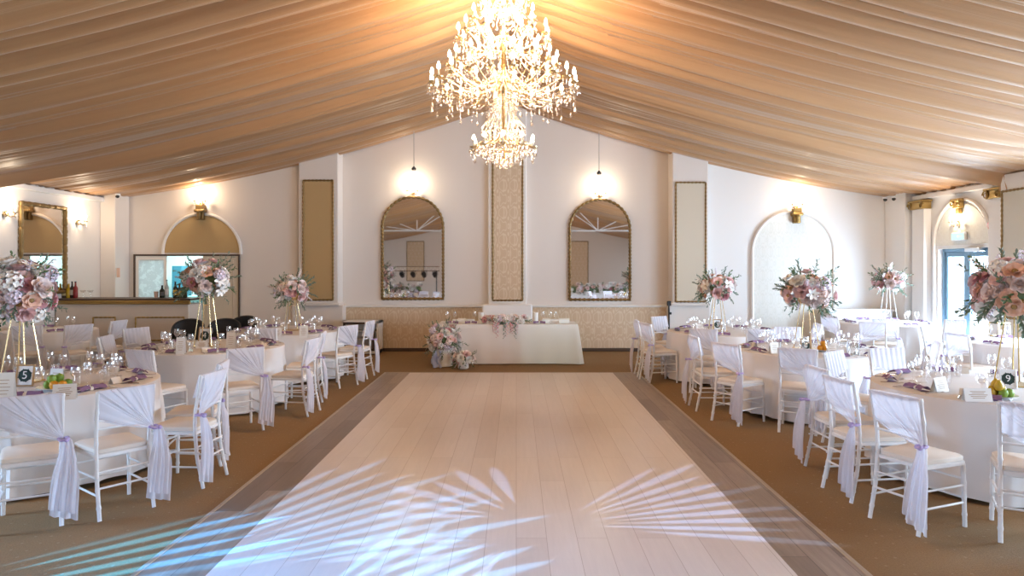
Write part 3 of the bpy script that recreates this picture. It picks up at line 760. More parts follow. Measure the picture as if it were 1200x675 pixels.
for kind, col in (('peony','petal_w'),('peony','petal_b'),('peony','petal_p'),('lily','petal_w'),('lily','petal_l'),('puff','petal_w'),('puff','petal_b'),('puff','petal_l'),('open','petal_m'),('open','petal_c'),('open','petal_p'),('peony','petal_m')):
    BL.append((kind, col, bloom(kind, len(BL)).mesh('flower', [M[col], M['ctr']])))
def sprig(seed, mat, n=9, L=1.0, fan=.35):
    r = random.Random(seed); m = MB(); m.tube([(0,0,0),(.03,0,L*.5),(0,0,L)], [.012,.009,.004], 4)
    for k in range(n):
        u = .2+.8*k/n; a = k*2.4
        Q = Matrix.Translation((.02,0,L*u)) @ Matrix.Rotation(a,4,'Z') @ Matrix.Rotation(fan+r.uniform(0,.4),4,'X')
        petal(m, Q, .10, .27*(1.2-u*.5), .3, .4, 2)
    return m.mesh('leaf_sprig', mat)
SP = [sprig(1, M['leaf']), sprig(2, M['leafg'], 12, 1.1, .5), sprig(3, M['leaf'], 7, .9, .2), sprig(4, M['leafg'], 8, 1.3, .3)]
BUD = []
for col in ('petal_b','petal_w','petal_l'):
    m = MB(); r = random.Random(9); m.cur = 1; m.tube([(0,0,0),(.02,.02,.6),(.0,.05,1.1)], [.012,.01,.005], 4); m.cur = 0
    for k in range(12): u = .45+.65*k/12; a = k*2.1; m.ball((.05*cos(a),.05*sin(a)+.04*u,u), .05*(1.3-.5*u), 6, 4)
    BUD.append(m.mesh('blossom_spray', [M[col], M['leafg']]))

def orient(d, roll):
    return d.to_track_quat('Z','Y').to_matrix().to_4x4() @ Matrix.Rotation(roll, 4, 'Z')
def flower_ball(t, c, rx, rz_, nf, ns, seed, weights, fs=.085, low=-.75, squash=1, skew=(0,0)):
    r = random.Random(seed); c = Vector(c)
    core = MB().ball(c, 1, 12, 8, (rx*.42, rx*.42, rz_*.38)).build('moss_core', M['leaf'], t)
    for k in range(nf):
        zz = low + (1-low)*(k+.5)/nf; th = k*2.39996 + r.uniform(-.25,.25); s = sqrt(max(0, 1-min(.98, abs(zz))**2))
        d = Vector((s*cos(th), s*sin(th), zz)).normalized(); rad = r.uniform(.66,1.06)
        p = c + Vector((d.x*rx*rad + skew[0]*zz*.1, d.y*rx*rad, d.z*rz_*rad))
        i = r.choices(range(len(BL)), weights)[0]; kind, col, me = BL[i]
        sz = fs*r.uniform(.85,1.4)*{'puff':.95,'lily':1.1,'peony':1.1,'open':1.05}[kind]
        put('flower', me, t, Matrix.Translation(p - d*sz*.3) @ orient((d+Vector((0,0,.15))).normalized(), r.uniform(0,6)) @ Matrix.Scale(sz, 4))
    for k in range(ns):
        th = r.uniform(0, 2*pi); zz = r.uniform(low-.1, .95); s = sqrt(max(.02, 1-min(.98, abs(zz))**2)); d = Vector((s*cos(th), s*sin(th), zz)).normalized()
        p = c + Vector((d.x*rx*.68, d.y*rx*.68, d.z*rz_*.68)); L = rx*r.uniform(.5,.78)
        dd = (d + Vector((0,0,-.35 if zz < 0 else .1))).normalized()
        me = r.choice(SP) if r.random() < .8 else r.choice(BUD)
        put('leaf_sprig' if me.name.startswith('leaf') else 'blossom_spray', me, t, Matrix.Translation(p) @ orient(dd, r.uniform(0,6)) @ Matrix.Scale(L, 4))
WN = [7,5,3,5,1,3,1,1,2,3,3,1]; WP = [4,6,5,4,1,2,1,1,2,4,4,1]; WW = [8,4,1,6,3,3,1,1,1,1,2,1]

def centrepiece(x, y, ztab, py_c, rx, rz_, lab, seed, nf, ns, weights, dx=0, fs=.085, stand='brass'):
    t = thing('flower_centrepiece', lab, 'flower arrangement', (x, y, ztab), 0, 'tall table flower arrangements')
    zcn = Z(py_c, y) - ztab; zb = zcn - rz_*.62
    MB().bevbox(-.13,.13,-.13,.13,0,.012,.004).build('stand_base', M[stand], t, False)
    for k in range(4):
        a = pi/4+k*pi/2; b = (.13, .13)
        MB().tube([(.16*cos(a),.16*sin(a),.01),(.07*cos(a),.07*sin(a),zb)], .006, 6).build('stand_leg', M[stand], t)
    MB().tube([(.07*1.0*cos(a*pi/12),.07*sin(a*pi/12),zb) for a in range(24)], .006, 6, closed=True).build('stand_ring', M[stand], t)
    MB().lathe([(.05,zb-.02),(.09,zb),(.12,zb+.07),(.11,zb+.10)], 16).build('bowl', M[stand], t)
    flower_ball(t, (dx, 0, zcn), rx, rz_, nf, ns, seed, weights, fs)
    return t

# ------------------------------------------------------------------ tables
TZ = .76
def cloth_round(R, seed, hem=.035):
    r = random.Random(seed); n = 200; nf = r.randint(17,22); ph = r.uniform(0,6); am = [r.uniform(.4,1.25) for _ in range(40)]
    def wave(th):
        u = th*nf/(2*pi); k = int(u) % nf; f = u-int(u)
        return (1-2*abs(sin(pi*f))**.6)*am[k]*.8 + .35*sin(3*th+ph) + .2*sin(7*th+2*ph)
    m = MB(); vs = [(0,0,TZ+.006)]; rings = [(R*.5,TZ+.006,0),(R-.01,TZ+.006,0),(R+.006,TZ-.002,0),(R+.010,TZ-.03,.03),(R+.014,TZ-.12,.18),(R+.024,.52,.45),(R+.038,.32,.75),(R+.05,.15,.95),(R+.058,hem,1.05)]
    for rr, z, k in rings:
        for i in range(n):
            th = 2*pi*i/n; q = rr + .036*k*wave(th); zz = z + (.012*sin(5*th+ph) if z == hem else 0)
            vs.append((q*cos(th), q*sin(th), zz))
    fs = [(0, 1+i, 1+(i+1)%n) for i in range(n)]
    for j in range(len(rings)-1):
        for i in range(n): fs.append((1+j*n+i, 1+(j+1)*n+i, 1+(j+1)*n+(i+1)%n, 1+j*n+(i+1)%n))
    return m.add(vs, fs)
TAB = {
 'L1': (-4.22,6.12,.90,'the table numbered five'), 'L2': (-4.0,8.95,.90,'the table numbered four'), 'L3': (-3.77,11.2,.88,'the far bar-side table'),
 'L0': (-7.70,11.3,.66,'the small bar table'), 'R1': (4.17,5.95,.95,'the table with yellow pears'), 'R2': (3.70,8.62,.90,'the table with orange fruit'),
 'R3': (3.36,11.05,.88,'the far window-side table'), 'R4': (6.9,12.75,.84,'the white corner table'), 'R5': (6.98,9.35,.75,'the glass door table')}
tb0 = None
for i, (kx, (x, y, R, nm)) in enumerate(TAB.items()):
    t = thing('round_table', 'round banquet table under the white cloth, ' + nm, 'table', (x,y,0), 0, 'round banquet tables')
    MB().lathe([(0,TZ-.03),(R-.01,TZ-.03),(R,TZ-.015),(R-.005,TZ),(0,TZ)], 48).build('tabletop', M['wood'], t)
    MB().lathe([(.22,0),(.22,.03),(.05,.06),(.045,TZ-.03)], 16).build('pedestal', M['black'], t)
    o = cloth_round(R+.006, 30+i).build('tablecloth', M['cloth']); o.location = (x,y,0)
    tag(o, 'white floor-length cloth draped over ' + nm, 'tablecloth', 'round white tablecloths')

# table ware prototypes (meshes shared by copies)
def wine_mb(h=.21, r=.036):
    return MB().lathe([(.034,0),(.033,.003),(.006,.008),(.0042,.02),(.0042,h*.45),(.012,h*.48),(r*.85,h*.62),(r,h*.75),(r*.82,h),(r*.79,h),(r*.95,h*.75),(r*.8,h*.63),(.004,h*.5)], 14)
me_wine = wine_mb().mesh('wine_glass', M['glass']); me_red = wine_mb(.185,.043).mesh('water_goblet', M['glass'])
me_tumb = MB().lathe([(.03,0),(.036,.10),(.034,.10),(.028,.008),(0,.008)], 14).mesh('tumbler', M['glass'])
def napkin_mb():
    m = MB()
    for s in (-1,1):
        def fn(u, v, s=s):
            w = (.036+.034*u)
            return Vector((s*(.012+u*.10), (v-.5)*2*w*.75, .014+.030*sin(pi*v)+.004*sin(v*14+u*5)))
        m.grid(fn, 6, 8); m.grid(lambda u, v, s=s: Vector((s*(.012+u*.10), (v-.5)*2*(.028+.03*u)*.75, .003)), 6, 8)
    return m
me_nap = napkin_mb().mesh('folded_cloth', M['napkin']); me_ring = MB().lathe([(.020,-.014),(.023,-.014),(.023,.014),(.020,.014)], 12, M=Matrix.Translation((0,0,.016)) @ Matrix.Rotation(pi/2,4,'Y') @ Matrix.Diagonal((.8,1,1,1))).mesh('napkin_ring', M['paper'])
me_plate = MB().lathe([(0,.004),(.08,.004),(.095,.008),(.13,.018),(.132,.021),(.095,.012),(.08,.008),(0,.008)], 28).mesh('dinner_plate', M['plate'])
def fork_mb():
    m = MB(); m.tube([(0,-.09,.004),(0,0,.005),(0,.05,.008)], [.004,.0025,.004], 6)
    for k in (-1,0,1): m.tube([(0,.05,.008),(k*.007,.065,.006),(k*.007,.095,.008)], .0016, 4)
    return m
me_fork = fork_mb().mesh('fork', M['steel'])
me_knife = MB().tube([(0,-.1,.005),(0,-.01,.006)], .005, 6).bevbox(-.008,.006,-.01,.11,.004,.006,.0008).mesh('knife', M['steel'])
def card_mb(w=.10, h=.055, d=.03):
    return MB().add([(-w/2,-d,0),(w/2,-d,0),(w/2,0,h),(-w/2,0,h),(-w/2,d,0),(w/2,d,0),(-w/2,-d+.002,0),(w/2,-d+.002,0),(w/2,0,h-.003),(-w/2,0,h-.003)], [(0,1,2,3),(3,2,5,4),(6,7,8,9)])
me_card = card_mb().mesh('place_card', M['paper'])
CLK = ['three','four','five','six','seven','eight','nine','ten','eleven','twelve','one','two']
def clock(th):   # th: angle from +X, counter-clockwise; six o'clock faces the camera
    return CLK[int(round(-th/(pi/6))) % 12]
def single(name, me, loc, rz, lab, cat, group):
    if cat == 'glass':
        q = pix(loc)
        if (10 < q[0] < 46 and loc[1] < 6.05 and loc[0] < 0) or (226 < q[0] < 253 and loc[1] < 9.2) or (1168 < q[0] < 1196 and loc[1] < 5.95): return
    o = put(name, me); o.location = loc; o.rotation_euler = (0,0,rz); return tag(o, lab, cat, group)
def inview(x, y, z=TZ):
    p = pix((x, y, z)); return -15 < p[0] < 1215
zt = TZ + .007
for kx, n, off in (('L1',10,.1),('R1',10,.25),('L2',10,.2),('R2',10,.35),('L3',9,.1),('R3',9,.2),('R4',8,.1),('R5',6,.3),('L0',6,.2)):
    x, y, R, nm = TAB[kx]; r = random.Random(kx)
    for k in range(n):
        th = 2*pi*k/n + off; c = clock(th); far = kx in ('R4','R5','L0'); mid = kx in ('L3','R3')
        def at(rad, da=0): return (x + rad*cos(th+da), y + rad*sin(th+da))
        px_, py_ = at(R-.2)
        if not inview(px_, py_): continue
        side = nm
        p = at(R-.14, r.uniform(-.03,.03)); 
        t = thing('napkin', 'mauve ringed napkin at the %s o\'clock place of %s' % (c, nm), 'napkin', (*p, zt), th+pi/2+r.uniform(-.15,.15), 'mauve napkins')
        put('folded_cloth', me_nap, t); put('napkin_ring', me_ring, t)
        p = at(R-.34, .12); single('wine_glass', me_wine, (*p, zt), 0, 'tall clear wine glass at the %s o\'clock place of %s' % (c, nm), 'glass', 'wine glasses')
        if not far:
            p = at(R-.33, -.06); single('water_goblet', me_red, (*p, zt), 0, 'wide clear goblet at the %s o\'clock place of %s' % (c, nm), 'glass', 'water goblets')
            p = at(R-.42, .03); single('tumbler', me_tumb, (*p, zt), 0, 'small clear tumbler at the %s o\'clock place of %s' % (c, nm), 'glass', 'tumblers')
        if not far and not mid:
            p = at(R-.12, .2); single('fork', me_fork, (*p, zt), th+pi/2+.0, 'steel fork at the %s o\'clock place of %s' % (c, nm), 'fork', 'forks')
            p = at(R-.12, -.2); single('knife', me_knife, (*p, zt), th+pi/2, 'steel knife at the %s o\'clock place of %s' % (c, nm), 'knife', 'knives')
            if k % 2 == 0: p = at(R-.24, -.18); single('place_card', me_card, (*p, zt), th+pi/2+r.uniform(-.4,.4), 'small ivory tent card at the %s o\'clock place of %s' % (c, nm), 'card', 'place cards')

def table_number(x, y, txt, lab, rz=0, w=.15, h=.19, z=zt, frame='wood', tilt=-.18):
    t = thing('table_number_frame', lab, 'picture frame', (x, y, z), rz)
    Rm = Matrix.Rotation(tilt, 4, 'X')
    m = MB(); b = .014
    for a in ((-w/2,-w/2+b,0,h),(w/2-b,w/2,0,h),(-w/2+b,w/2-b,0,b),(-w/2+b,w/2-b,h-b,h)): m.bevbox(a[0],a[1],-.009,.009,a[2],a[3],.003)
    m.build('frame', M[frame], t, False, M=Rm)
    MB().box(-w/2+b,w/2-b,-.001,.003,b,h-b).build('card', M['paperw'], t, False, M=Rm)
    m = MB(); rr = w*.40
    for k in range(26):
        a = k*2*pi/26; Q = Matrix.Translation((rr*.75*cos(a), -.003, h/2+rr*.75*sin(a))) @ Matrix.Rotation(-a+k, 4, 'Y')
        m.add([(-.010,0,0),(0,0,-.018),(.010,0,0),(0,0,.018)], [(0,1,2,3)], Q)
    m.add([(rr*.86*cos(2*pi*k/24), -.0025, h/2+rr*.86*sin(2*pi*k/24)) for k in range(24)], [tuple(range(24))])
    m.build('leaf_wreath', plain('dark_leaf_wreath', (.03,.06,.05), .7), t, False, M=Rm)
    cu = bpy.data.curves.new('number', 'FONT'); cu.body = txt; cu.size = h*.50; cu.align_x = 'CENTER'; cu.align_y = 'CENTER'; cu.extrude = .0006; cu.materials.append(M['paperw'])
    tmp = bpy.data.objects.new('number_text', cu); nme = bpy.data.meshes.new_from_object(tmp); bpy.data.objects.remove(tmp); bpy.data.curves.remove(cu); o = bpy.data.objects.new('number', nme); COL.objects.link(o); o.parent = t; o.matrix_local = Rm @ Matrix.Translation((0,-.0055,h/2)) @ Matrix.Rotation(pi/2,4,'X')
    return t
def on(px, py):   # point on a table top seen at a pixel
    Y = F*(H-zt)/(py-CY); return X(px,Y), Y
x, y = on(28,453); table_number(x, y, '5', 'brown-framed table number five inside a dark leaf wreath', .1)
x, y = on(239,403); table_number(x, y, '4', 'framed table number four in a leaf wreath', -.05, .17, .22)
x, y = on(945,413); table_number(x, y, '8', 'small framed number in a green wreath on the table with orange fruit', .1, .13, .17)
x, y = on(1182,455); table_number(x, y, '9', 'pale-framed number in a black circle beside the pear bowl', -.3, .13, .16, frame='white')
x, y = on(841,387); table_number(x, y, '3', 'small brown-framed table number on the window-side table nearest the head table', .05, .14, .18)
x, y = on(355,396); 
def menu(px, py, w, h, lab, rz=0, mat='paperw', sq=False):
    x, y = on(px, py); t = thing('menu_card', lab, 'card', (x, y, zt), rz, 'standing menu cards')
    MB().add([(-w/2,-.03,0),(w/2,-.03,0),(w/2,0,h),(-w/2,0,h),(-w/2,.03,0),(w/2,.03,0)], [(0,1,2,3),(3,2,5,4)]).build('folded_card', M[mat], t, False)
    m = MB()
    for k in range(5): z = h*(.25+.12*k); yy = -.03+.03*z/h-.001; ww = w*(.22+.06*((k*7)%3)); m.add([(-ww,yy,z),(ww,yy,z),(ww,yy+.0004,z+.004),(-ww,yy+.0004,z+.004)], [(0,1,2,3)])
    m.build('printed_lines', M['wood'], t, False)
menu(4,470,.16,.22,'tall ivory menu card next to the brown-framed number five', .2, 'paper')
menu(67,452,.12,.15,'white folded card behind the fruit on the table numbered five', -.1)
menu(212,415,.10,.20,'white standing menu with cream band on the near rim of the table numbered four', .1)
menu(271,408,.12,.20,'ivory standing menu on the aisle half of the table numbered four', -.1, 'paper')
menu(237,408,.15,.09,'low wide white card in front of the table number four frame', 0)
menu(356,396,.12,.18,'white standing menu on the bar-side table nearest the end wall', 0)
menu(326,396,.10,.15,'smaller white standing menu on the far bar-side table', 0)
menu(1145,470,.20,.10,'wide white reservation card in front of the yellow pears', -.1)
menu(1101,459,.17,.12,'crumpled ivory card beside the wide white reservation card', .5, 'paper')
menu(76,468,.16,.12,'ivory card leaning beside the lilac napkin near the framed number five', .35, 'paper')
menu(907,414,.12,.13,'peach standing card on the near rim of the table with orange fruit', .3, 'paper')
menu(975,416,.10,.15,'ivory standing card beside the orange fruit bowl', -.2, 'paper')
menu(820,390,.12,.14,'peach folded card on the window-side table nearest the head table', .2, 'paper')

def fruit_bowl(px, py, lab, cols, n=7, r=.10, seed=1):
    x, y = on(px, py); t = thing('fruit_platter', lab, 'platter', (x, y, zt)); rr = random.Random(seed)
    MB().lathe([(0,.004),(r*.6,.004),(r*1.3,.022),(r*1.32,.026),(r*.6,.01),(0,.01)], 24).build('platter', M['plate'], t)
    return x, y, cols, n, r, rr, lab
def fruits(px, py, where, cols, n, r, seed):
    x, y, cols, n, r, rr, lab = fruit_bowl(px, py, 'low white platter of fruit ' + where, cols, n, r, seed)
    words_ = ['front','back','middle','top','inner','outer','lowest','side','small']
    for k in range(n):
        a = k*2.4; q = r*.75*sqrt((k%6)/6+.1); zz = zt+.012+(.05 if k >= 6 else 0); fr = .036
        col, nm = cols[k % len(cols)]
        o = MB().lathe([(0,0),(fr*.7,.006),(fr,.03),(fr*.8,.055),(fr*.45,.075),(fr*.3,.085),(0,.088)] if nm == 'pear' else [(0,.004),(fr*.7,.002),(fr,.03),(fr*.85,.055),(fr*.3,.066),(0,.060)], 12).mesh(nm, M[col])
        o = put(nm, o); o.location = (x+q*cos(a), y+q*sin(a), zz); o.rotation_euler = (rr.uniform(-.15,.15), rr.uniform(-.15,.15), a)
        tag(o, '%s %s on the platter %s' % ({'fruit':'yellow','green':'green','orange':'orange'}[col], nm, where), nm, 'fruit ' + where)
fruits(68,456,'beside the framed number five', [('green','apple'),('green','apple'),('orange','tangerine')], 8, .12, 1)
fruits(1170,466,'beside the wide white reservation card', [('fruit','pear'),('fruit','pear'),('green','apple')], 8, .10, 2)
fruits(966,412,'beside the gold-legged vase stand', [('orange','tangerine')], 8, .09, 3)
# wire terrarium box on the table with orange fruit
x, y = on(993,416); t = thing('wire_lantern', 'square wire geometric lantern on the table with orange fruit', 'lantern', (x,y,zt), .3)
m = MB(); s = .085; h = .17
for a in ((-s,-s),(s,-s),(s,s),(-s,s)): m.tube([(a[0],a[1],0),(a[0],a[1],h)], .005, 5)
for z in (.005,h): m.tube([(-s,-s,z),(s,-s,z),(s,s,z),(-s,s,z)], .005, 5, closed=True)
m.tube([(-s,-s,0),(0,-s,h),(s,-s,0)], .004, 5); m.tube([(s,-s,0),(s,0,h),(s,s,0)], .004, 5); m.build('wire_cage', M['steel'], t)
MB().lathe([(.03,0),(.03,.09),(0,.09)], 14).build('candle', M['paperw'], t)
x, y = on(1171,394); t = thing('wire_lantern', 'gold framed glass lantern on the table before the glass door', 'lantern', (x,y,zt), .1)
m = MB(); s = .09; h = .2
for a in ((-s,-s),(s,-s),(s,s),(-s,s)): m.tube([(a[0],a[1],0),(a[0],a[1],h)], .008, 5)
for z in (.006,h): m.tube([(-s,-s,z),(s,-s,z),(s,s,z),(-s,s,z)], .008, 5, closed=True)
m.build('wire_cage', M['brass'], t); MB().lathe([(.035,0),(.035,.1),(0,.1)], 14).build('candle', M['paper'], t)

# centrepieces
centrepiece(-4.42, 6.1, zt, 343, .285, .30, 'largest pink and white bouquet on a tall stand over the table numbered five', 21, 66, 46, WN, -.02, .088)
centrepiece(X(242,8.95), 8.95, zt, 328, .30, .26, 'white and peach bouquet before the service door, on the table numbered four', 22, 44, 48, WN, 0, .078)
centrepiece(X(343,11.2), 11.2, zt, 340, .29, .23, 'small blush bouquet before the tan framed panel', 23, 38, 46, WN, 0, .072)
centrepiece(4.37, 5.97, zt, 341, .36, .27, 'large peach and pink bouquet on gold legs over the table with yellow pears', 24, 66, 56, WP, 0, .082, 'gold')
centrepiece(X(945,8.6), 8.6, zt, 341, .33, .24, 'dusty pink bouquet before the pale arched niche', 25, 46, 54, WP, 0, .082)
centrepiece(X(841,11.05), 11.05, zt, 337, .31, .21, 'dusty pink bouquet beside the plain cream framed panel', 26, 40, 46, WP, 0, .08)
centrepiece(X(1041,12.75), 12.75, zt, 329, .29, .21, 'peach bouquet with trailing green leaves in the white corner', 27, 28, 56, WP, 0, .085, 'white')

# ------------------------------------------------------------------ head table
hy0, hy1, hx0, hx1 = 12.62, 13.42, X(512,12.62), X(677,12.62); hz = .735
t = thing('head_table', 'long rectangular head table under its white cloth', 'table', ((hx0+hx1)/2,(hy0+hy1)/2,0)); w, d = (hx1-hx0)/2, (hy1-hy0)/2
MB().bevbox(-w+.02,w-.02,-d+.02,d-.02,hz-.03,hz,.004).build('tabletop', M['wood'], t, False)
for sx in (-1,1):
    for sy in (-1,1): MB().tube([(sx*(w-.1),sy*(d-.1),0),(sx*(w-.1),sy*(d-.1),hz-.03)], .02, 8).build('leg', M['steel'], t)
m = MB(); vs = []; outline = []
nx, ny = 90, 26
for i in range(nx): outline.append((-w+2*w*i/nx, -d, 0, -1))
for i in range(ny): outline.append((w, -d+2*d*i/ny, 1, 0))
for i in range(nx): outline.append((w-2*w*i/nx, d, 0, 1))
for i in range(ny): outline.append((-w, d-2*d*i/ny, -1, 0))
N = len(outline); levels = [(hz+.006,0,0),(hz-.004,.006,0),(hz-.08,.012,.15),(.45,.025,.5),(.22,.04,.85),(.02,.055,1.1)]
for z, o_, k in levels:
    for i, (a, b, nx_, ny_) in enumerate(outline):
        wv = .012*k*(sin(i*.17+2*sin(i*.05))+.5*sin(i*.47+1)); cn = 0
        dc = min(abs(abs(a)-w), 9)+min(abs(abs(b)-d), 9)
        cn = .05*k*exp(-(dc/.12)**2)
        q = o_+wv+cn
        vs.append((a+(nx_*q if nx_ else (cn if a > 0 else -cn)*1), b+(ny_*q if ny_ else (cn if b > 0 else -cn)), z))
fs = [tuple(range(N))] + [(j*N+i, (j+1)*N+i, (j+1)*N+(i+1)%N, j*N+(i+1)%N) for j in range(len(levels)-1) for i in range(N)]
o = MB().add(vs, fs).build('tablecloth', M['cloth']); o.location = t.location; tag(o, 'white floor-length cloth over the long head table', 'tablecloth')
# bench behind
Yb = 13.95; t = thing('high_back_bench', 'white bench with tall plain back behind the head table', 'bench', (X(594.5,Yb), Yb, 0)); w = (X(624,Yb)-X(565,Yb))/2
MB().bevbox(-w,w,-.0,.10,.02,Z(356.5,Yb),.025).build('backrest', M['white'], t)
MB().bevbox(-w,w,-.45,-.01,.12,.46,.03).build('seat', M['seat'], t)
for s in (-1,1):
    MB().tube([(s*(w-.08),-.38,0),(s*(w-.08),-.38,.12)], .02, 8).build('leg', M['white'], t)
for i, (px, lab) in enumerate(((543,'low white chair behind the head table, toward the big floor bouquet'),(648,'low white chair behind the head table on its plain end'))):
    Y = 13.75; t = thing('padded_chair', lab, 'chair', (X(px,Y), Y, 0)); w = .23
    MB().bevbox(-w,w,0,.06,.44,Z(374,Y),.02).build('backrest', M['white'], t); MB().bevbox(-w,w,-.42,-.0,.38,.45,.02).build('seat', M['seat'], t)
    for sx in (-1,1):
        for yy in (-.38,.03): MB().tube([(sx*(w-.03),yy,0),(sx*(w-.03),yy,.39)], .015, 6).build('leg', M['white'], t)
hzt = hz+.007
# garland on the head table
t = thing('flower_garland', 'low flower garland hanging over the front edge of the head table', 'flower arrangement', (X(593,12.75), 12.75, hzt)); r = random.Random(77)
MB().ball((0,.03,.06), 1, 12, 6, (.38,.09,.06)).build('moss_core', M['leaf'], t)
for k in range(48):
    u = ((k*19)%48+.5)/48*2-1; i = r.choices(range(len(BL)), WN)[0]; kind, col, me = BL[i]; d = Vector((u*.5, -1+.3*r.random(), r.uniform(-.2,1.2))).normalized()
    p = Vector((u*.40, -.02+d.y*.07, .07+d.z*.075)); sz = r.uniform(.055,.085)
    put('flower', me, t, Matrix.Translation(p) @ orient(d, r.uniform(0,6)) @ Matrix.Scale(sz, 4))
for k in range(26):
    u = r.uniform(-1,1); d = Vector((u*1.2, -.8, r.uniform(-.2,.5))).normalized(); me = r.choice(SP)
    put('leaf_sprig', me, t, Matrix.Translation((u*.38,-.03,.05)) @ orient(d, r.uniform(0,6)) @ Matrix.Scale(r.uniform(.10,.17), 4))
for k, (u, L) in enumerate(((-.22,.2),(-.16,.28),(-.03,.30),(.02,.26),(.1,.2),(.17,.3),(.2,.2))):
    m = MB()
    for j in range(12):
        q = j/12; m.ball((u+.02*sin(j*2+k),-.175-.01*cos(j),.02-L*q), .014*(1.2-q*.7), 6, 4)
    m.build('hanging_blossom', [M['petal_p'],M['petal_m'],M['leafg']][k%3], t)
# floor bouquets
t = thing('floor_bouquet', 'large white and blush floor bouquet at the end of the head table', 'flower arrangement', (X(520,12.3), 12.35, 0))
MB().lathe([(.10,0),(.16,.02),(.13,.15),(.17,.32),(.16,.34)], 20).build('vase', M['white'], t)
flower_ball(t, (0,0,.48), .29, .29, 58, 48, 5, WW, .075, -.8)
o = MB().grid(lambda u, v: Vector((-.20+.16*u+.02*sin(v*8), -.12-.05*sin(u*9)-.04*v, .30*(1-v)+.005)), 14, 8).build('trailing_cloth', plain('blue_white_cloth', (.55,.60,.80), .7), t)
t = thing('floor_bouquet', 'small white and pink bouquet lying on the carpet in front of the head table', 'flower arrangement', (X(543,12.1), 12.1, 0))
MB().lathe([(.08,0),(.10,.02),(.09,.10)], 16).build('vase', M['white'], t)
flower_ball(t, (0,0,.17), .20, .15, 30, 30, 6, WW, .062, -.5)
# small things on the head table
def candle_cyl(px, py, Y, h, r, lab):
    t = thing('candle_holder', lab, 'candle holder', (X(px,Y), Y, hzt)); MB().lathe([(r,0),(r,h),(r*.8,h),(r*.8,h-.02),(0,h-.02)], 18).build('wax', M['paperw'], t); MB().tube([(0,0,h-.02),(0,0,h)], .002, 4).build('wick', M['ink'], t)
candle_cyl(563.5,378,12.9,.20,.05,'tall white pillar candle beside the garland, bouquet end')
candle_cyl(627.5,378,12.9,.20,.05,'tall white pillar candle beside the garland, plain end')
for px, lab in ((524,'tall glass on the head table above the floor bouquet'),(533,'second tall glass from the bouquet end of the head table'),(556,'tall glass beside the pillar candle, bouquet end'),(636,'tall glass beside the pillar candle, plain end'),(645,'tall glass between napkins on the plain end of the head table'),(651,'tall glass next to the stacked white boxes')):
    single('wine_glass', me_wine, (X(px,12.95),12.95,hzt), 0, lab, 'glass', 'head table glasses')
for px, w, lab in ((541,.14,'low white gift box on the bouquet end of the head table'),(640,.13,'low ivory gift box on the plain end of the head table'),(661,.20,'wide white box at the far plain end of the head table')):
    t = thing('gift_box', lab, 'box', (X(px,12.95), 12.95, hzt)); MB().bevbox(-w/2,w/2,-.06,.06,0,.065,.004).build('body', M['paperw'], t, False); MB().bevbox(-w/2-.003,w/2+.003,-.063,.063,.065,.085,.004).build('lid', M['paper'], t, False)
for px, lab in ((530,'dark folded napkin near the bouquet end of the head table'),(552,'dark folded napkin beside the bouquet-end candle'),(632,'dark folded napkin beside the plain-end candle')):
    t = thing('napkin', lab, 'napkin', (X(px,12.78), 12.78, hzt), 0); put('folded_cloth', me_nap, t); put('napkin_ring', me_ring, t)

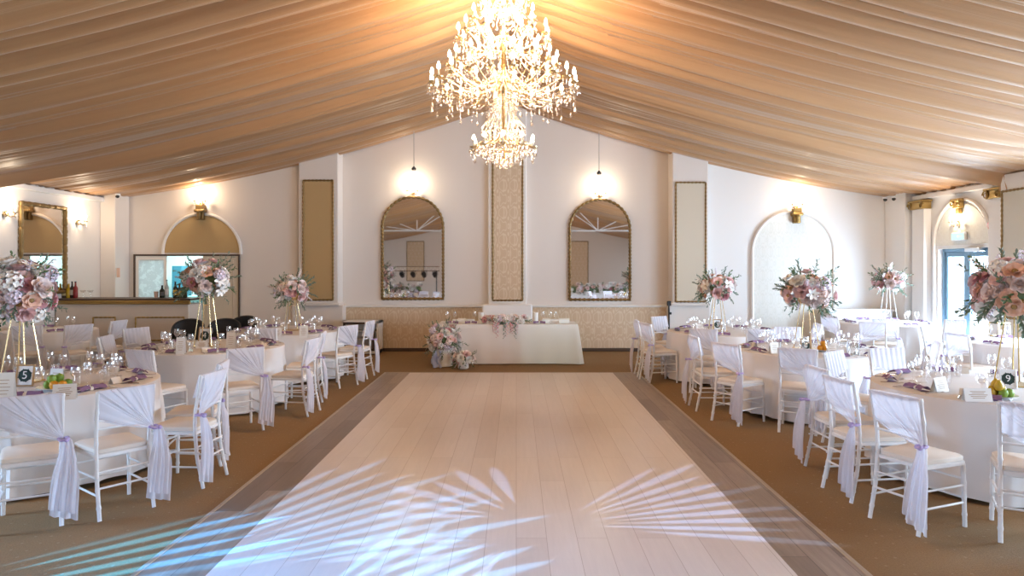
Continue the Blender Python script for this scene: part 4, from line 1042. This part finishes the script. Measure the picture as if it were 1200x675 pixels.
# ------------------------------------------------------------------ chairs
def make_chair(tie, tag_name):
    t = thing('banquet_chair', 'x', 'chair')
    def limb(pts, r=.0135, rings=(.2,.45,.7,.9)):
        m = MB(); path = [Vector(p) for p in pts]; segs = []
        L = sum((b-a).length for a, b in zip(path, path[1:])); n = 26; rs = []
        for i in range(n+1):
            s = L*i/n; acc = 0
            for a, b in zip(path, path[1:]):
                l = (b-a).length
                if s <= acc+l+1e-9: segs.append(a.lerp(b, (s-acc)/l)); break
                acc += l
            bump = max(exp(-((i/n-q)/.018)**2) for q in rings); rs.append(r*(1+.28*bump))
        return m.tube(segs[:len(rs)], rs[:len(segs)], 8)
    wh = M['white']
    for s in (-1,1):
        limb([(s*.185,-.075,0),(s*.182,-.02,.25),(s*.18,0,.46)], .0145).build('leg', wh, t)
        limb([(s*.195,.385,0),(s*.19,.375,.44)], .0145).build('leg', wh, t)
    # back frame: posts and rails
    m = MB()
    for s in (-1,1):
        q = limb([(s*.18,0,.46),(s*.182,-.005,.62),(s*.19,-.06,.92)], .0135, (.15,.4,.65,.97)); m.add(q.v, q.f)
    for z, y, r in ((.905,-.057,.013),(.70,-.021,.009),(.64,-.010,.009)): m.tube([(-.185,y,z),(0,y-.012,z),(.185,y,z)], r, 8)
    for x in (-.12,-.06,0,.06,.12): m.tube([(x,-.03,.70),(x,-.068,.905)], .007, 6)
    m.build('backrest', wh, t)
    # seat
    def seat(z0, z1, inset, r):
        pts = []
        for (x, y) in ((-.185,-.01),(.185,-.01),(.205,.40),(-.205,.40)):
            sx = 1 if x > 0 else -1; sy = 1 if y > .1 else -1
            for k in range(5):
                a = {(-1,-1):pi,(1,-1):1.5*pi,(1,1):0,(-1,1):.5*pi}[(sx,sy)] + k*pi/8
                pts.append((x-sx*(r+inset)+r*cos(a), y-sy*(r+inset)+r*sin(a)))
        N = len(pts); vs = []
        for z, sc in ((z0,1),(z0+(z1-z0)*.7,1),(z1,.93)):
            for p in pts: vs.append((p[0]*sc, (p[1]-.19)*sc+.19, z))
        return MB().add(vs, [tuple(range(N))[::-1], tuple(range(2*N,3*N))] + [(j*N+i, j*N+(i+1)%N, (j+1)*N+(i+1)%N, (j+1)*N+i) for j in range(2) for i in range(N)])
    seat(.432,.462,0,.04).build('seat', wh, t); seat(.462,.498,.008,.04).build('seat_pad', M['seat'], t)
    # stretchers
    m = MB()
    for s in (-1,1):
        for z in (.17,.29): m.tube([(s*.185,-.075+.12*(z),z),(s*.193,.382,z)], .008, 6)
    for z in (.20,.33): m.tube([(-.192,.382,z),(.192,.382,z)], .008, 6)
    m.tube([(-.18,-.035,.22),(.18,-.035,.22)], .008, 6); m.tube([(-.18,-.018,.33),(.18,-.018,.33)], .008, 6)
    m.build('stretcher', wh, t)
    # sash: fan from top rail and far post to the tie on one post, behind the back
    T = Vector((tie*.195,-.045,.60)); r = random.Random(tag_name)
    ph = r.uniform(0,6)
    def start(u):
        u = min(1, max(0, u + .018*sin(u*27+ph) + .010*sin(u*61)))
        if u < .35: a = u/.35; return Vector((-tie*.196,-.012-.05*a,.70+.215*a))
        a = (u-.35)/.65; return Vector((-tie*.196+tie*.392*a,-.075,.922))
    def fn(u, v):
        p0 = start(u); p = p0.lerp(T + Vector((0,0,.03*(u-.5))), v)
        sag = sin(pi*v)*.012
        p.y -= .018*sin(pi*min(1, v*1.4+.12)) + (.006*sin(u*38+3*sin(u*9+ph)+ph+v*3)+.005*sin(u*83+2*sin(u*17)+ph*2))*sin(pi*min(1,.15+v*.75))*(.4+.6*sin(u*7+ph)**2) ; p.z -= sag*(1-u)
        return p
    m = MB(); m.grid(fn, 64, 14)
    # front layer hanging over the rail
    def fr(u, v): return Vector((-tie*.19+tie*.37*u, -.04+.055*v+.005*sin(u*40), .922-.22*v-.03*sin(u*5)*v))
    m.grid(fr, 40, 6)
    m.grid(lambda u, v: Vector((-.192+.384*u, -.058+.018*cos(pi*v), .905+.019*sin(pi*v))), 12, 6)
    m.build('sash', M['sash'], t)
    # hanging tail
    wl = r.uniform(.9,1.1)
    def tail(u, v, off=0, L=.535):
        w = .030+.040*min(1,v*2.2)+.022*v
        x = T.x + tie*.012 + (u-.5)*2*w*wl + .012*sin(v*4+off)
        y = T.y-.03-.045*sin(min(1,v*1.5)*pi/2) + .014*sin(u*17+off*2+v*1.5)*min(1,v*3+.3) - .01*off
        z = T.z - L*v - .03*v*(u-.5+off*.1)*2
        return Vector((x,y,z))
    tl = MB().grid(lambda u, v: tail(u, v), 26, 16); tl.grid(lambda u, v: tail(u, v, 1.0, .48), 26, 14)
    tl.build('sash_tail', M['sash'], t)
    MB().tube([T + Vector((.030*cos(a*pi/8)*1.0, -.012+.042*sin(a*pi/8), .004*sin(a))) for a in range(16)], .009, 6, closed=True).ball(T+Vector((tie*.02,-.055,.0)), .017, 8, 6).build('ribbon', M['tie'], t)
    return t
protoR, protoL = make_chair(1,'a'), make_chair(-1,'b')
used = set()
def chair(x, y, fx, fy, lab, tie=1, group='white banquet chairs with sashes'):
    rz = atan2(fy, fx) - pi/2; pr = protoR if tie == 1 else protoL
    if tie not in used:
        used.add(tie); pr.location = (x,y,0); pr.rotation_euler = (0,0,rz); pr['label'] = lab; pr['group'] = group; return pr
    return dup(pr, (x,y,0), rz, lab, group)
CH = [
 (-3.36,4.72,-.50,.85,1,'white chair, back turned, beside the standing menu, table numbered five'),
 (-2.89,5.02,-.78,.62,1,'white chair with trailing sash in front of the lilac napkin at the table numbered five'),
 (-2.60,5.74,-1,.10,-1,'white chair in profile, aisle side of the table numbered five, nearest the dance floor'),
 (-2.78,6.33,-1,-.22,-1,'white chair half hidden behind the profile chair at the table numbered five'),
 (-3.98,7.30,.35,.93,1,'white chair between the tables numbered five and four'),
 (-2.98,7.47,-.62,.78,1,'white chair with sash, back turned, at the near rim of the table numbered four'),
 (-2.56,8.40,-1,.12,-1,'white chair in profile on the aisle side of the table numbered four'),
 (-2.68,9.25,-1,-.15,-1,'white chair whose beige seat shows behind the profile chair at the table numbered four'),
 (-3.66,9.98,-.05,1,1,'white chair between the table numbered four and the far bar-side table'),
 (-5.03,8.75,1,.15,1,'white chair on the bar side of the table numbered four'),
 (-2.58,10.30,-.85,.52,1,'white chair with sash tail before the low white cabinet, nearer the camera'),
 (-2.50,11.15,-1,.10,1,'white chair with sash tail touching the low white cabinet, farther from the camera'),
 (-7.35,10.30,-.35,.93,1,'white chair behind the stand legs of the largest bouquet, at the small table'),
 (-6.62,11.25,-.98,.1,-1,'tall-looking white chair standing before the gold-framed bar front'),
 (-6.72,10.45,-.8,.6,-1,'white chair with hanging sash tail at the corner of the small bar table'),
 (-5.45,9.85,.8,-.4,1,'white chair standing apart between the bar and the table numbered four'),
 (2.68,4.76,.92,.40,1,'nearest uncut white chair, back turned, at the table with yellow pears'),
 (2.60,5.40,1,.15,1,'white chair seen edge-on, second from the camera at the table with yellow pears'),
 (2.70,6.00,.97,.05,-1,'white chair, sash reaching the carpet, third along the aisle at the table with yellow pears'),
 (3.42,6.95,.62,-.78,-1,'white chair on the far aisle corner of the table with yellow pears'),
 (4.02,7.22,.10,-1,1,'white chair at the far rim of the table with yellow pears'),
 (3.36,4.43,.50,.86,1,'white chair nearest the camera at the table with yellow pears'),
 (3.06,7.42,.46,.89,1,'white chair, back turned, at the near rim of the table with orange fruit'),
 (2.46,7.90,.80,.55,1,'white chair with sash, back turned, at the aisle corner of the table with orange fruit'),
 (2.32,8.70,1,0,-1,'white chair in profile on the aisle side of the table with orange fruit'),
 (4.86,8.15,-.9,.4,1,'white chair on the window side of the table with orange fruit'),
 (3.95,9.92,-.1,-1,-1,'white chair at the far rim of the table with orange fruit'),
 (2.68,9.75,.45,.9,1,'white chair, back turned, at the near rim of the table nearest the head table'),
 (3.45,9.70,0,1,1,'white chair hidden behind the orange fruit table, facing the small dusty pink bouquet'),
 (2.08,11.25,1,-.05,-1,'white chair closest to the head table on the window side'),
 (2.22,10.75,.95,.25,1,'white chair with lilac tail beside the chair closest to the head table'),
 (2.62,12.05,.6,-.8,-1,'white chair on the end wall side of the table nearest the head table'),
 (4.62,10.6,-1,.2,-1,'white chair on the window side of the table nearest the head table'),
 (6.28,11.62,.45,.9,1,'white chair, back turned, in front of the peach corner bouquet'),
 (5.68,12.3,.9,.35,1,'white chair at the niche side of the table in the white corner'),
 (7.35,11.55,-.15,1,1,'white chair before the first glass pane of the blue door'),
 (6.22,10.25,.7,-.65,-1,'narrow-looking white chair between the corner table and the glass door table'),
 (6.05,9.10,1,.15,-1,'white chair on the aisle side of the table before the glass door'),
 (6.45,8.25,.45,.9,1,'white chair with fanned sash below the large peach and pink bouquet'),
 (5.45,6.55,-.85,-.3,1,'white chair on the window side of the table with yellow pears'),
 (5.72,10.95,.5,.8,-1,'white chair standing between the dusty pink bouquets and the corner table'),
]
for x, y, fx, fy, tie, lab in CH:
    n = sqrt(fx*fx+fy*fy); fx /= n; fy /= n
    for tx, ty, tR, _ in TAB.values():
        gap = min(sqrt((x+fx*a-fy*b-tx)**2+(y+fy*a+fx*b-ty)**2) for a in (.40,.2,-.03) for b in (-.2,0,.2)) - (tR+.045)
        if gap < 0:
            k = min(.16, -gap); L_ = sqrt((x-tx)**2+(y-ty)**2); x += (x-tx)/L_*k; y += (y-ty)/L_*k
    chair(x, y, fx, fy, lab, tie)

# black tub chairs beyond the table numbered four
def tub(px, Y, lab, rz=0):
    t = thing('black_tub_chair', lab, 'chair', (X(px,Y), Y, 0), rz, 'black rounded chairs')
    def fn(u, v):
        a = pi*(-.05+1.1*u); top = .64+.24*sin(pi*u)**.5
        return Vector((.25*cos(a), .06+.16*sin(a), .40+(top-.40)*v))
    m = MB().grid(fn, 20, 6).grid(lambda u, v: fn(1-u, v)*1.0 + Vector((.0,-.04,0)), 20, 6)
    m.tube([fn(i/20, 1)+Vector((0,-.02,0)) for i in range(21)], .025, 8); m.build('backrest', M['black'], t)
    MB().lathe([(0,.40),(.23,.40),(.25,.44),(.22,.48),(0,.485)], 20, (0,-.02,0)).build('seat', M['black'], t)
    MB().lathe([(.2,0),(.2,.02),(.03,.04),(.03,.40)], 16, (0,-.02,0)).build('pedestal', M['steel'], t)
tub(262, 11.8, 'black rounded chair under the white and peach bouquet, bar side of the pair', .2)
tub(283, 12.5, 'black rounded chair nearest the small blush bouquet', -.2)
tub(219, 11.7, 'black rounded chair mostly hidden behind a white menu near the bar end', .1)

# low white sideboard in the white corner
t = thing('sideboard', 'low white sideboard in the white corner behind the peach bouquet', 'sideboard', (7.05, 13.95, 0))
MB().bevbox(-.65,.65,0,.4,0,Z(365,13.95),.01).build('body', M['white'], t, False)
MB().bevbox(-.67,.67,-.03,.42,Z(365,13.95),Z(363,13.95)+.01,.006).build('top', M['white'], t, False)
for s in (-1,1):
    d = MB().bevbox(s*.33-.3,s*.33+.3,-.02,0,.1,Z(367,13.95),.006).build('door', M['white'], t, False); MB().ball((s*.33-s*.24,-.035,.55), .015, 8, 6).build('knob', M['steel'], d)

# ------------------------------------------------------------------ what the mirrors show, behind the camera
wall_t = thing('wall_panel', 'tan framed panel on the end wall facing the stage-light mirror', 'wall panel', (-5.9, YF, 1.0), pi)
MB().bevbox(-.5,.5,-.012,0,0,2.3,.003).build('fabric', M['damask'], wall_t, False); rope_frame(1.0,2.3,.02).build('frame', M['darkgold'], wall_t, M=Matrix.Translation((0,-.015,0)))
wall_t = thing('wall_panel', 'tan framed panel on the end wall facing the flower-row mirror', 'wall panel', (3.6, YF, .7), pi)
MB().bevbox(-.6,.6,-.012,0,0,2.6,.003).build('fabric', M['damask'], wall_t, False); rope_frame(1.2,2.6,.02).build('frame', M['darkgold'], wall_t, M=Matrix.Translation((0,-.015,0)))
tr = thing('ceiling_truss', 'white painted roof truss with fanned braces seen in the arched mirrors', 'truss', (0,-1.6,0))
MB().tube([(XL,0,3.45),(XR,0,3.45)], .035, 8).build('tie_beam', M['white'], tr)
for cxx in (-4.5, 3.7):
    for dx in (-1.6,-.9,0,.9,1.6):
        xx = cxx+dx; MB().tube([(cxx,0,3.45),(xx,0,max(3.5, zs(abs(xx-XC))-.05))], .022, 6).build('brace', M['white'], tr)
t = thing('light_rig', 'black spotlights on a lattice bar reflected in the stage-light mirror', 'stage lights', (-4.9,-3.2,0))
m = MB()
for z in (1.62,1.82): m.tube([(-1.25,0,z),(1.25,0,z)], .02, 6)
for k in range(12): m.tube([(-1.25+k*.208,0,1.62),(-1.15+k*.208,0,1.82),(-1.042+k*.208,0,1.62)], .008, 5)
m.build('lattice_bar', M['steel'], t)
for s in (-1,1): MB().tube([(s*1.1,0,.02),(s*1.1,0,1.62)], .025, 8).lathe([(.35,0),(.3,.02),(.03,.05)], 12, (s*1.1,0,0)).build('stand', M['black'], t)
for k in range(5):
    x = -1.05+k*.52; q = MB().lathe([(.06,-.14),(.10,-.10),(.11,.10),(.12,.14)], 14, M=Matrix.Translation((x,.05,1.42)) @ Matrix.Rotation(radians(-65),4,'X')).tube([(x-.12,0,1.42),(x-.12,0,1.6),(x+.12,0,1.6),(x+.12,0,1.42)], .012, 6).build('spotlight', M['black'], t)
    MB().lathe([(0,.10),(.10,.101)], 14, M=Matrix.Translation((x,.05,1.42)) @ Matrix.Rotation(radians(-65),4,'X')).build('lens', emit('spotlight_lens', (.8,.9,1), 6), q)
def flower_row(x0, x1, y, lab, seed):
    r = random.Random(seed); w = x1-x0; t = thing('flower_row', lab, 'flower arrangement', ((x0+x1)/2, y, 0))
    MB().bevbox(-w/2,w/2,-.2,.2,0,.55,.02).build('plinth', M['white'], t, False)
    n = int(w*22)
    for k in range(min(n, 90)):
        kind, col, me = BL[r.choices(range(len(BL)), WW)[0]]; d = Vector((r.uniform(-.4,.4), 1, r.uniform(-.3,1))).normalized()
        put('flower', me, t, Matrix.Translation((r.uniform(-w/2,w/2), .12+r.uniform(0,.12), r.uniform(.45,1.0))) @ orient(d, r.uniform(0,6)) @ Matrix.Scale(r.uniform(.10,.15), 4))
    m = MB().bevbox(-w/2+.05,w/2-.05,-.12,.12,.55,.85,.05).build('moss_core', M['leaf'], t)
    for k in range(30): put('leaf_sprig', r.choice(SP), t, Matrix.Translation((r.uniform(-w/2,w/2), .1, r.uniform(.5,.95))) @ orient(Vector((r.uniform(-1,1),.8,r.uniform(-.5,1))).normalized(), 0) @ Matrix.Scale(.3, 4))
flower_row(-6.6,-4.6,-4.0,'row of white and pink flowers on a plinth reflected in the stage-light mirror', 3)
flower_row(2.6,5.4,-4.0,'long row of white flowers on a plinth reflected in the other mirror', 4)

# ------------------------------------------------------------------ daylight and effect lights
for i, (a, b, z) in enumerate(winsR + [doorR]):
    pw = (b-a)*z*(12, 12, 26, 75, 130, 120, 200)[i]
    lamp('AREA', 'daylight_window', (XR+.35, (a+b)/2, z/2+.1), pw, DAY, z*.95, (b-a)*.95, (0, radians((72,72,72,72,76,82,88)[i]), 0))
for a, b, z in winsL:
    lamp('AREA', 'daylight_window', (XL-.35, (a+b)/2, z/2+.1), (b-a)*z*(95 if a > 1 else 24 if a > -2 else 6), (.40,.66,1), z*.95, (b-a)*.95, (0, radians(-46), 0), radians(105))
t = thing('fill_globe', 'added unseen warm fill globe hanging at the rear of the hall', 'lamp', (XC, -5, 4.1))  # added unseen globe and point light, warm fill for the rear drape in the mirrors
MB().ball((0,0,0), .16, 16, 10).build('globe', emit('fill_globe_glow', (1,.8,.55), 6), t); MB().tube([(0,0,.16),(0,0,1.25)], .01, 6).build('cord', M['black'], t)
lamp('POINT', 'fill_globe_light', (XC,-5,3.85), 260, WARM, .15)
w_ = bpy.data.worlds.new('sky'); SC.world = w_; w_.use_nodes = True
bg = w_.node_tree.nodes['Background']; bg.inputs[0].default_value = (.72,.85,1,1); bg.inputs[1].default_value = 3.0

def gobo(loc, power, color, c, fans):
    """effect light whose slide throws fans of petal-shaped rays on the floor around the point c"""
    tgt = Vector((c[0], c[1], 0)); loc = Vector(loc); o = lamp('SPOT', 'effect_light', loc, power, color, .006)
    l = o.data; l.spot_size = radians(72); l.spot_blend = .2
    o.rotation_euler = (tgt-loc).normalized().to_track_quat('-Z','Y').to_euler()
    l.use_nodes = True; nt = l.node_tree; em = [x for x in nt.nodes if x.type == 'EMISSION'][0]
    def mt(op, a, b=0.0):
        n_ = nt.nodes.new('ShaderNodeMath'); n_.operation = op
        for i, v in enumerate((a, b)):
            if isinstance(v, bpy.types.NodeSocket): nt.links.new(v, n_.inputs[i])
            else: n_.inputs[i].default_value = v
        return n_.outputs[0]
    def clamp(v): return mt('MINIMUM', mt('MAXIMUM', v, 0.0), 1.0)
    geo = nt.nodes.new('ShaderNodeNewGeometry'); sp = nt.nodes.new('ShaderNodeSeparateXYZ'); nt.links.new(geo.outputs['Incoming'], sp.inputs[0])
    fx = mt('SUBTRACT', loc.x, mt('MULTIPLY', mt('DIVIDE', sp.outputs[0], sp.outputs[2]), loc.z)); fyy = mt('SUBTRACT', loc.y, mt('MULTIPLY', mt('DIVIDE', sp.outputs[1], sp.outputs[2]), loc.z))
    tot = None
    for (x0, y0, n, r0, r1, amid, half, wd) in fans:
        u = mt('SUBTRACT', fx, x0); v = mt('SUBTRACT', fyy, y0); a = -radians(amid)
        ur = mt('SUBTRACT', mt('MULTIPLY', u, cos(a)), mt('MULTIPLY', v, sin(a))); vr = mt('ADD', mt('MULTIPLY', u, sin(a)), mt('MULTIPLY', v, cos(a)))
        th = mt('ARCTAN2', vr, ur); rr = mt('SQRT', mt('ADD', mt('MULTIPLY', ur, ur), mt('MULTIPLY', vr, vr)))
        step = 2*radians(half)/n; q = mt('DIVIDE', mt('ADD', th, 10*step), step)
        saw = mt('ABSOLUTE', mt('SUBTRACT', mt('FRACT', q), .5)); idx = mt('FLOOR', q)
        jit = mt('MULTIPLY', mt('SINE', mt('MULTIPLY', idx, 2.3)), .12*(r1-r0))
        e = clamp(mt('DIVIDE', mt('SUBTRACT', mt('ADD', rr, jit), r0), r1-r0))
        prof = mt('MULTIPLY', mt('POWER', mt('SINE', mt('MULTIPLY', e, pi)), .6), wd*.5)
        ray = clamp(mt('MULTIPLY', mt('SUBTRACT', prof, saw), 6.0))
        lim = clamp(mt('MULTIPLY', mt('SUBTRACT', radians(half), mt('ABSOLUTE', th)), 12.0))
        ray = mt('MULTIPLY', ray, lim); tot = ray if tot is None else mt('ADD', tot, ray)
    d2 = mt('ADD', mt('POWER', mt('SUBTRACT', fx, c[0]), 2.0), mt('POWER', mt('SUBTRACT', fyy, c[1]-.9), 2.0))
    wash = mt('MULTIPLY', mt('EXPONENT', mt('MULTIPLY', d2, -.7)), .22)
    nt.links.new(mt('ADD', tot, wash), em.inputs['Strength'])
    return o
gobo((-1.7,-1.4,3.3), 17000, (.03,.36,1.0), (-1.9,4.5), [(-4.4,2.85,6,1.85,3.35,35,11,.66)])
gobo((-1.5,-1.4,3.3), 3300, (.14,.52,1.0), (-.8,4.9), [(-2.5,3.6,11,1.0,2.9,48,27,.72), (-1.2,3.4,7,.5,1.6,50,30,.7)])
gobo((1.6,-1.4,3.3), 3300, (.26,.50,1.0), (.5,5.0), [(.25,4.75,10,.35,1.85,22,36,.72), (.05,4.9,6,.25,1.25,140,45,.7), (.0,4.5,7,.2,1.2,215,45,.7)])

o = lamp('SPOT', 'effect_light', (.6,-1.4,3.35), 1100, (.42,.95,1.0), .03); o.data.spot_size = radians(7.5); o.data.spot_blend = 1
o.rotation_euler = (Vector((.75,12.6,.35))-Vector((.6,-1.4,3.35))).normalized().to_track_quat('-Z','Y').to_euler()
# ------------------------------------------------------------------ camera
cd = bpy.data.cameras.new('camera'); cam = bpy.data.objects.new('camera', cd); COL.objects.link(cam)
cam.location = (0,0,H); cam.rotation_euler = (pi/2,0,0); cd.sensor_width = 36; cd.lens = 24
cd.shift_x = -(CX-600)/1200; cd.shift_y = -(337.5-CY)/1200; cd.clip_start = .05; cd.clip_end = 200
SC.camera = cam
SC.view_settings.view_transform = 'Standard'; SC.view_settings.look = 'None'; SC.view_settings.gamma = 1; SC.view_settings.exposure = .12
SC.view_settings.use_curve_mapping = False
SC.cycles.use_denoising = True; SC.cycles.max_bounces = 8; SC.cycles.diffuse_bounces = 4; SC.cycles.transparent_max_bounces = 16; SC.cycles.glossy_bounces = 4
SC.cycles.sample_clamp_indirect = 4; SC.cycles.caustics_reflective = False; SC.cycles.caustics_refractive = False
bpy.context.view_layer.update()
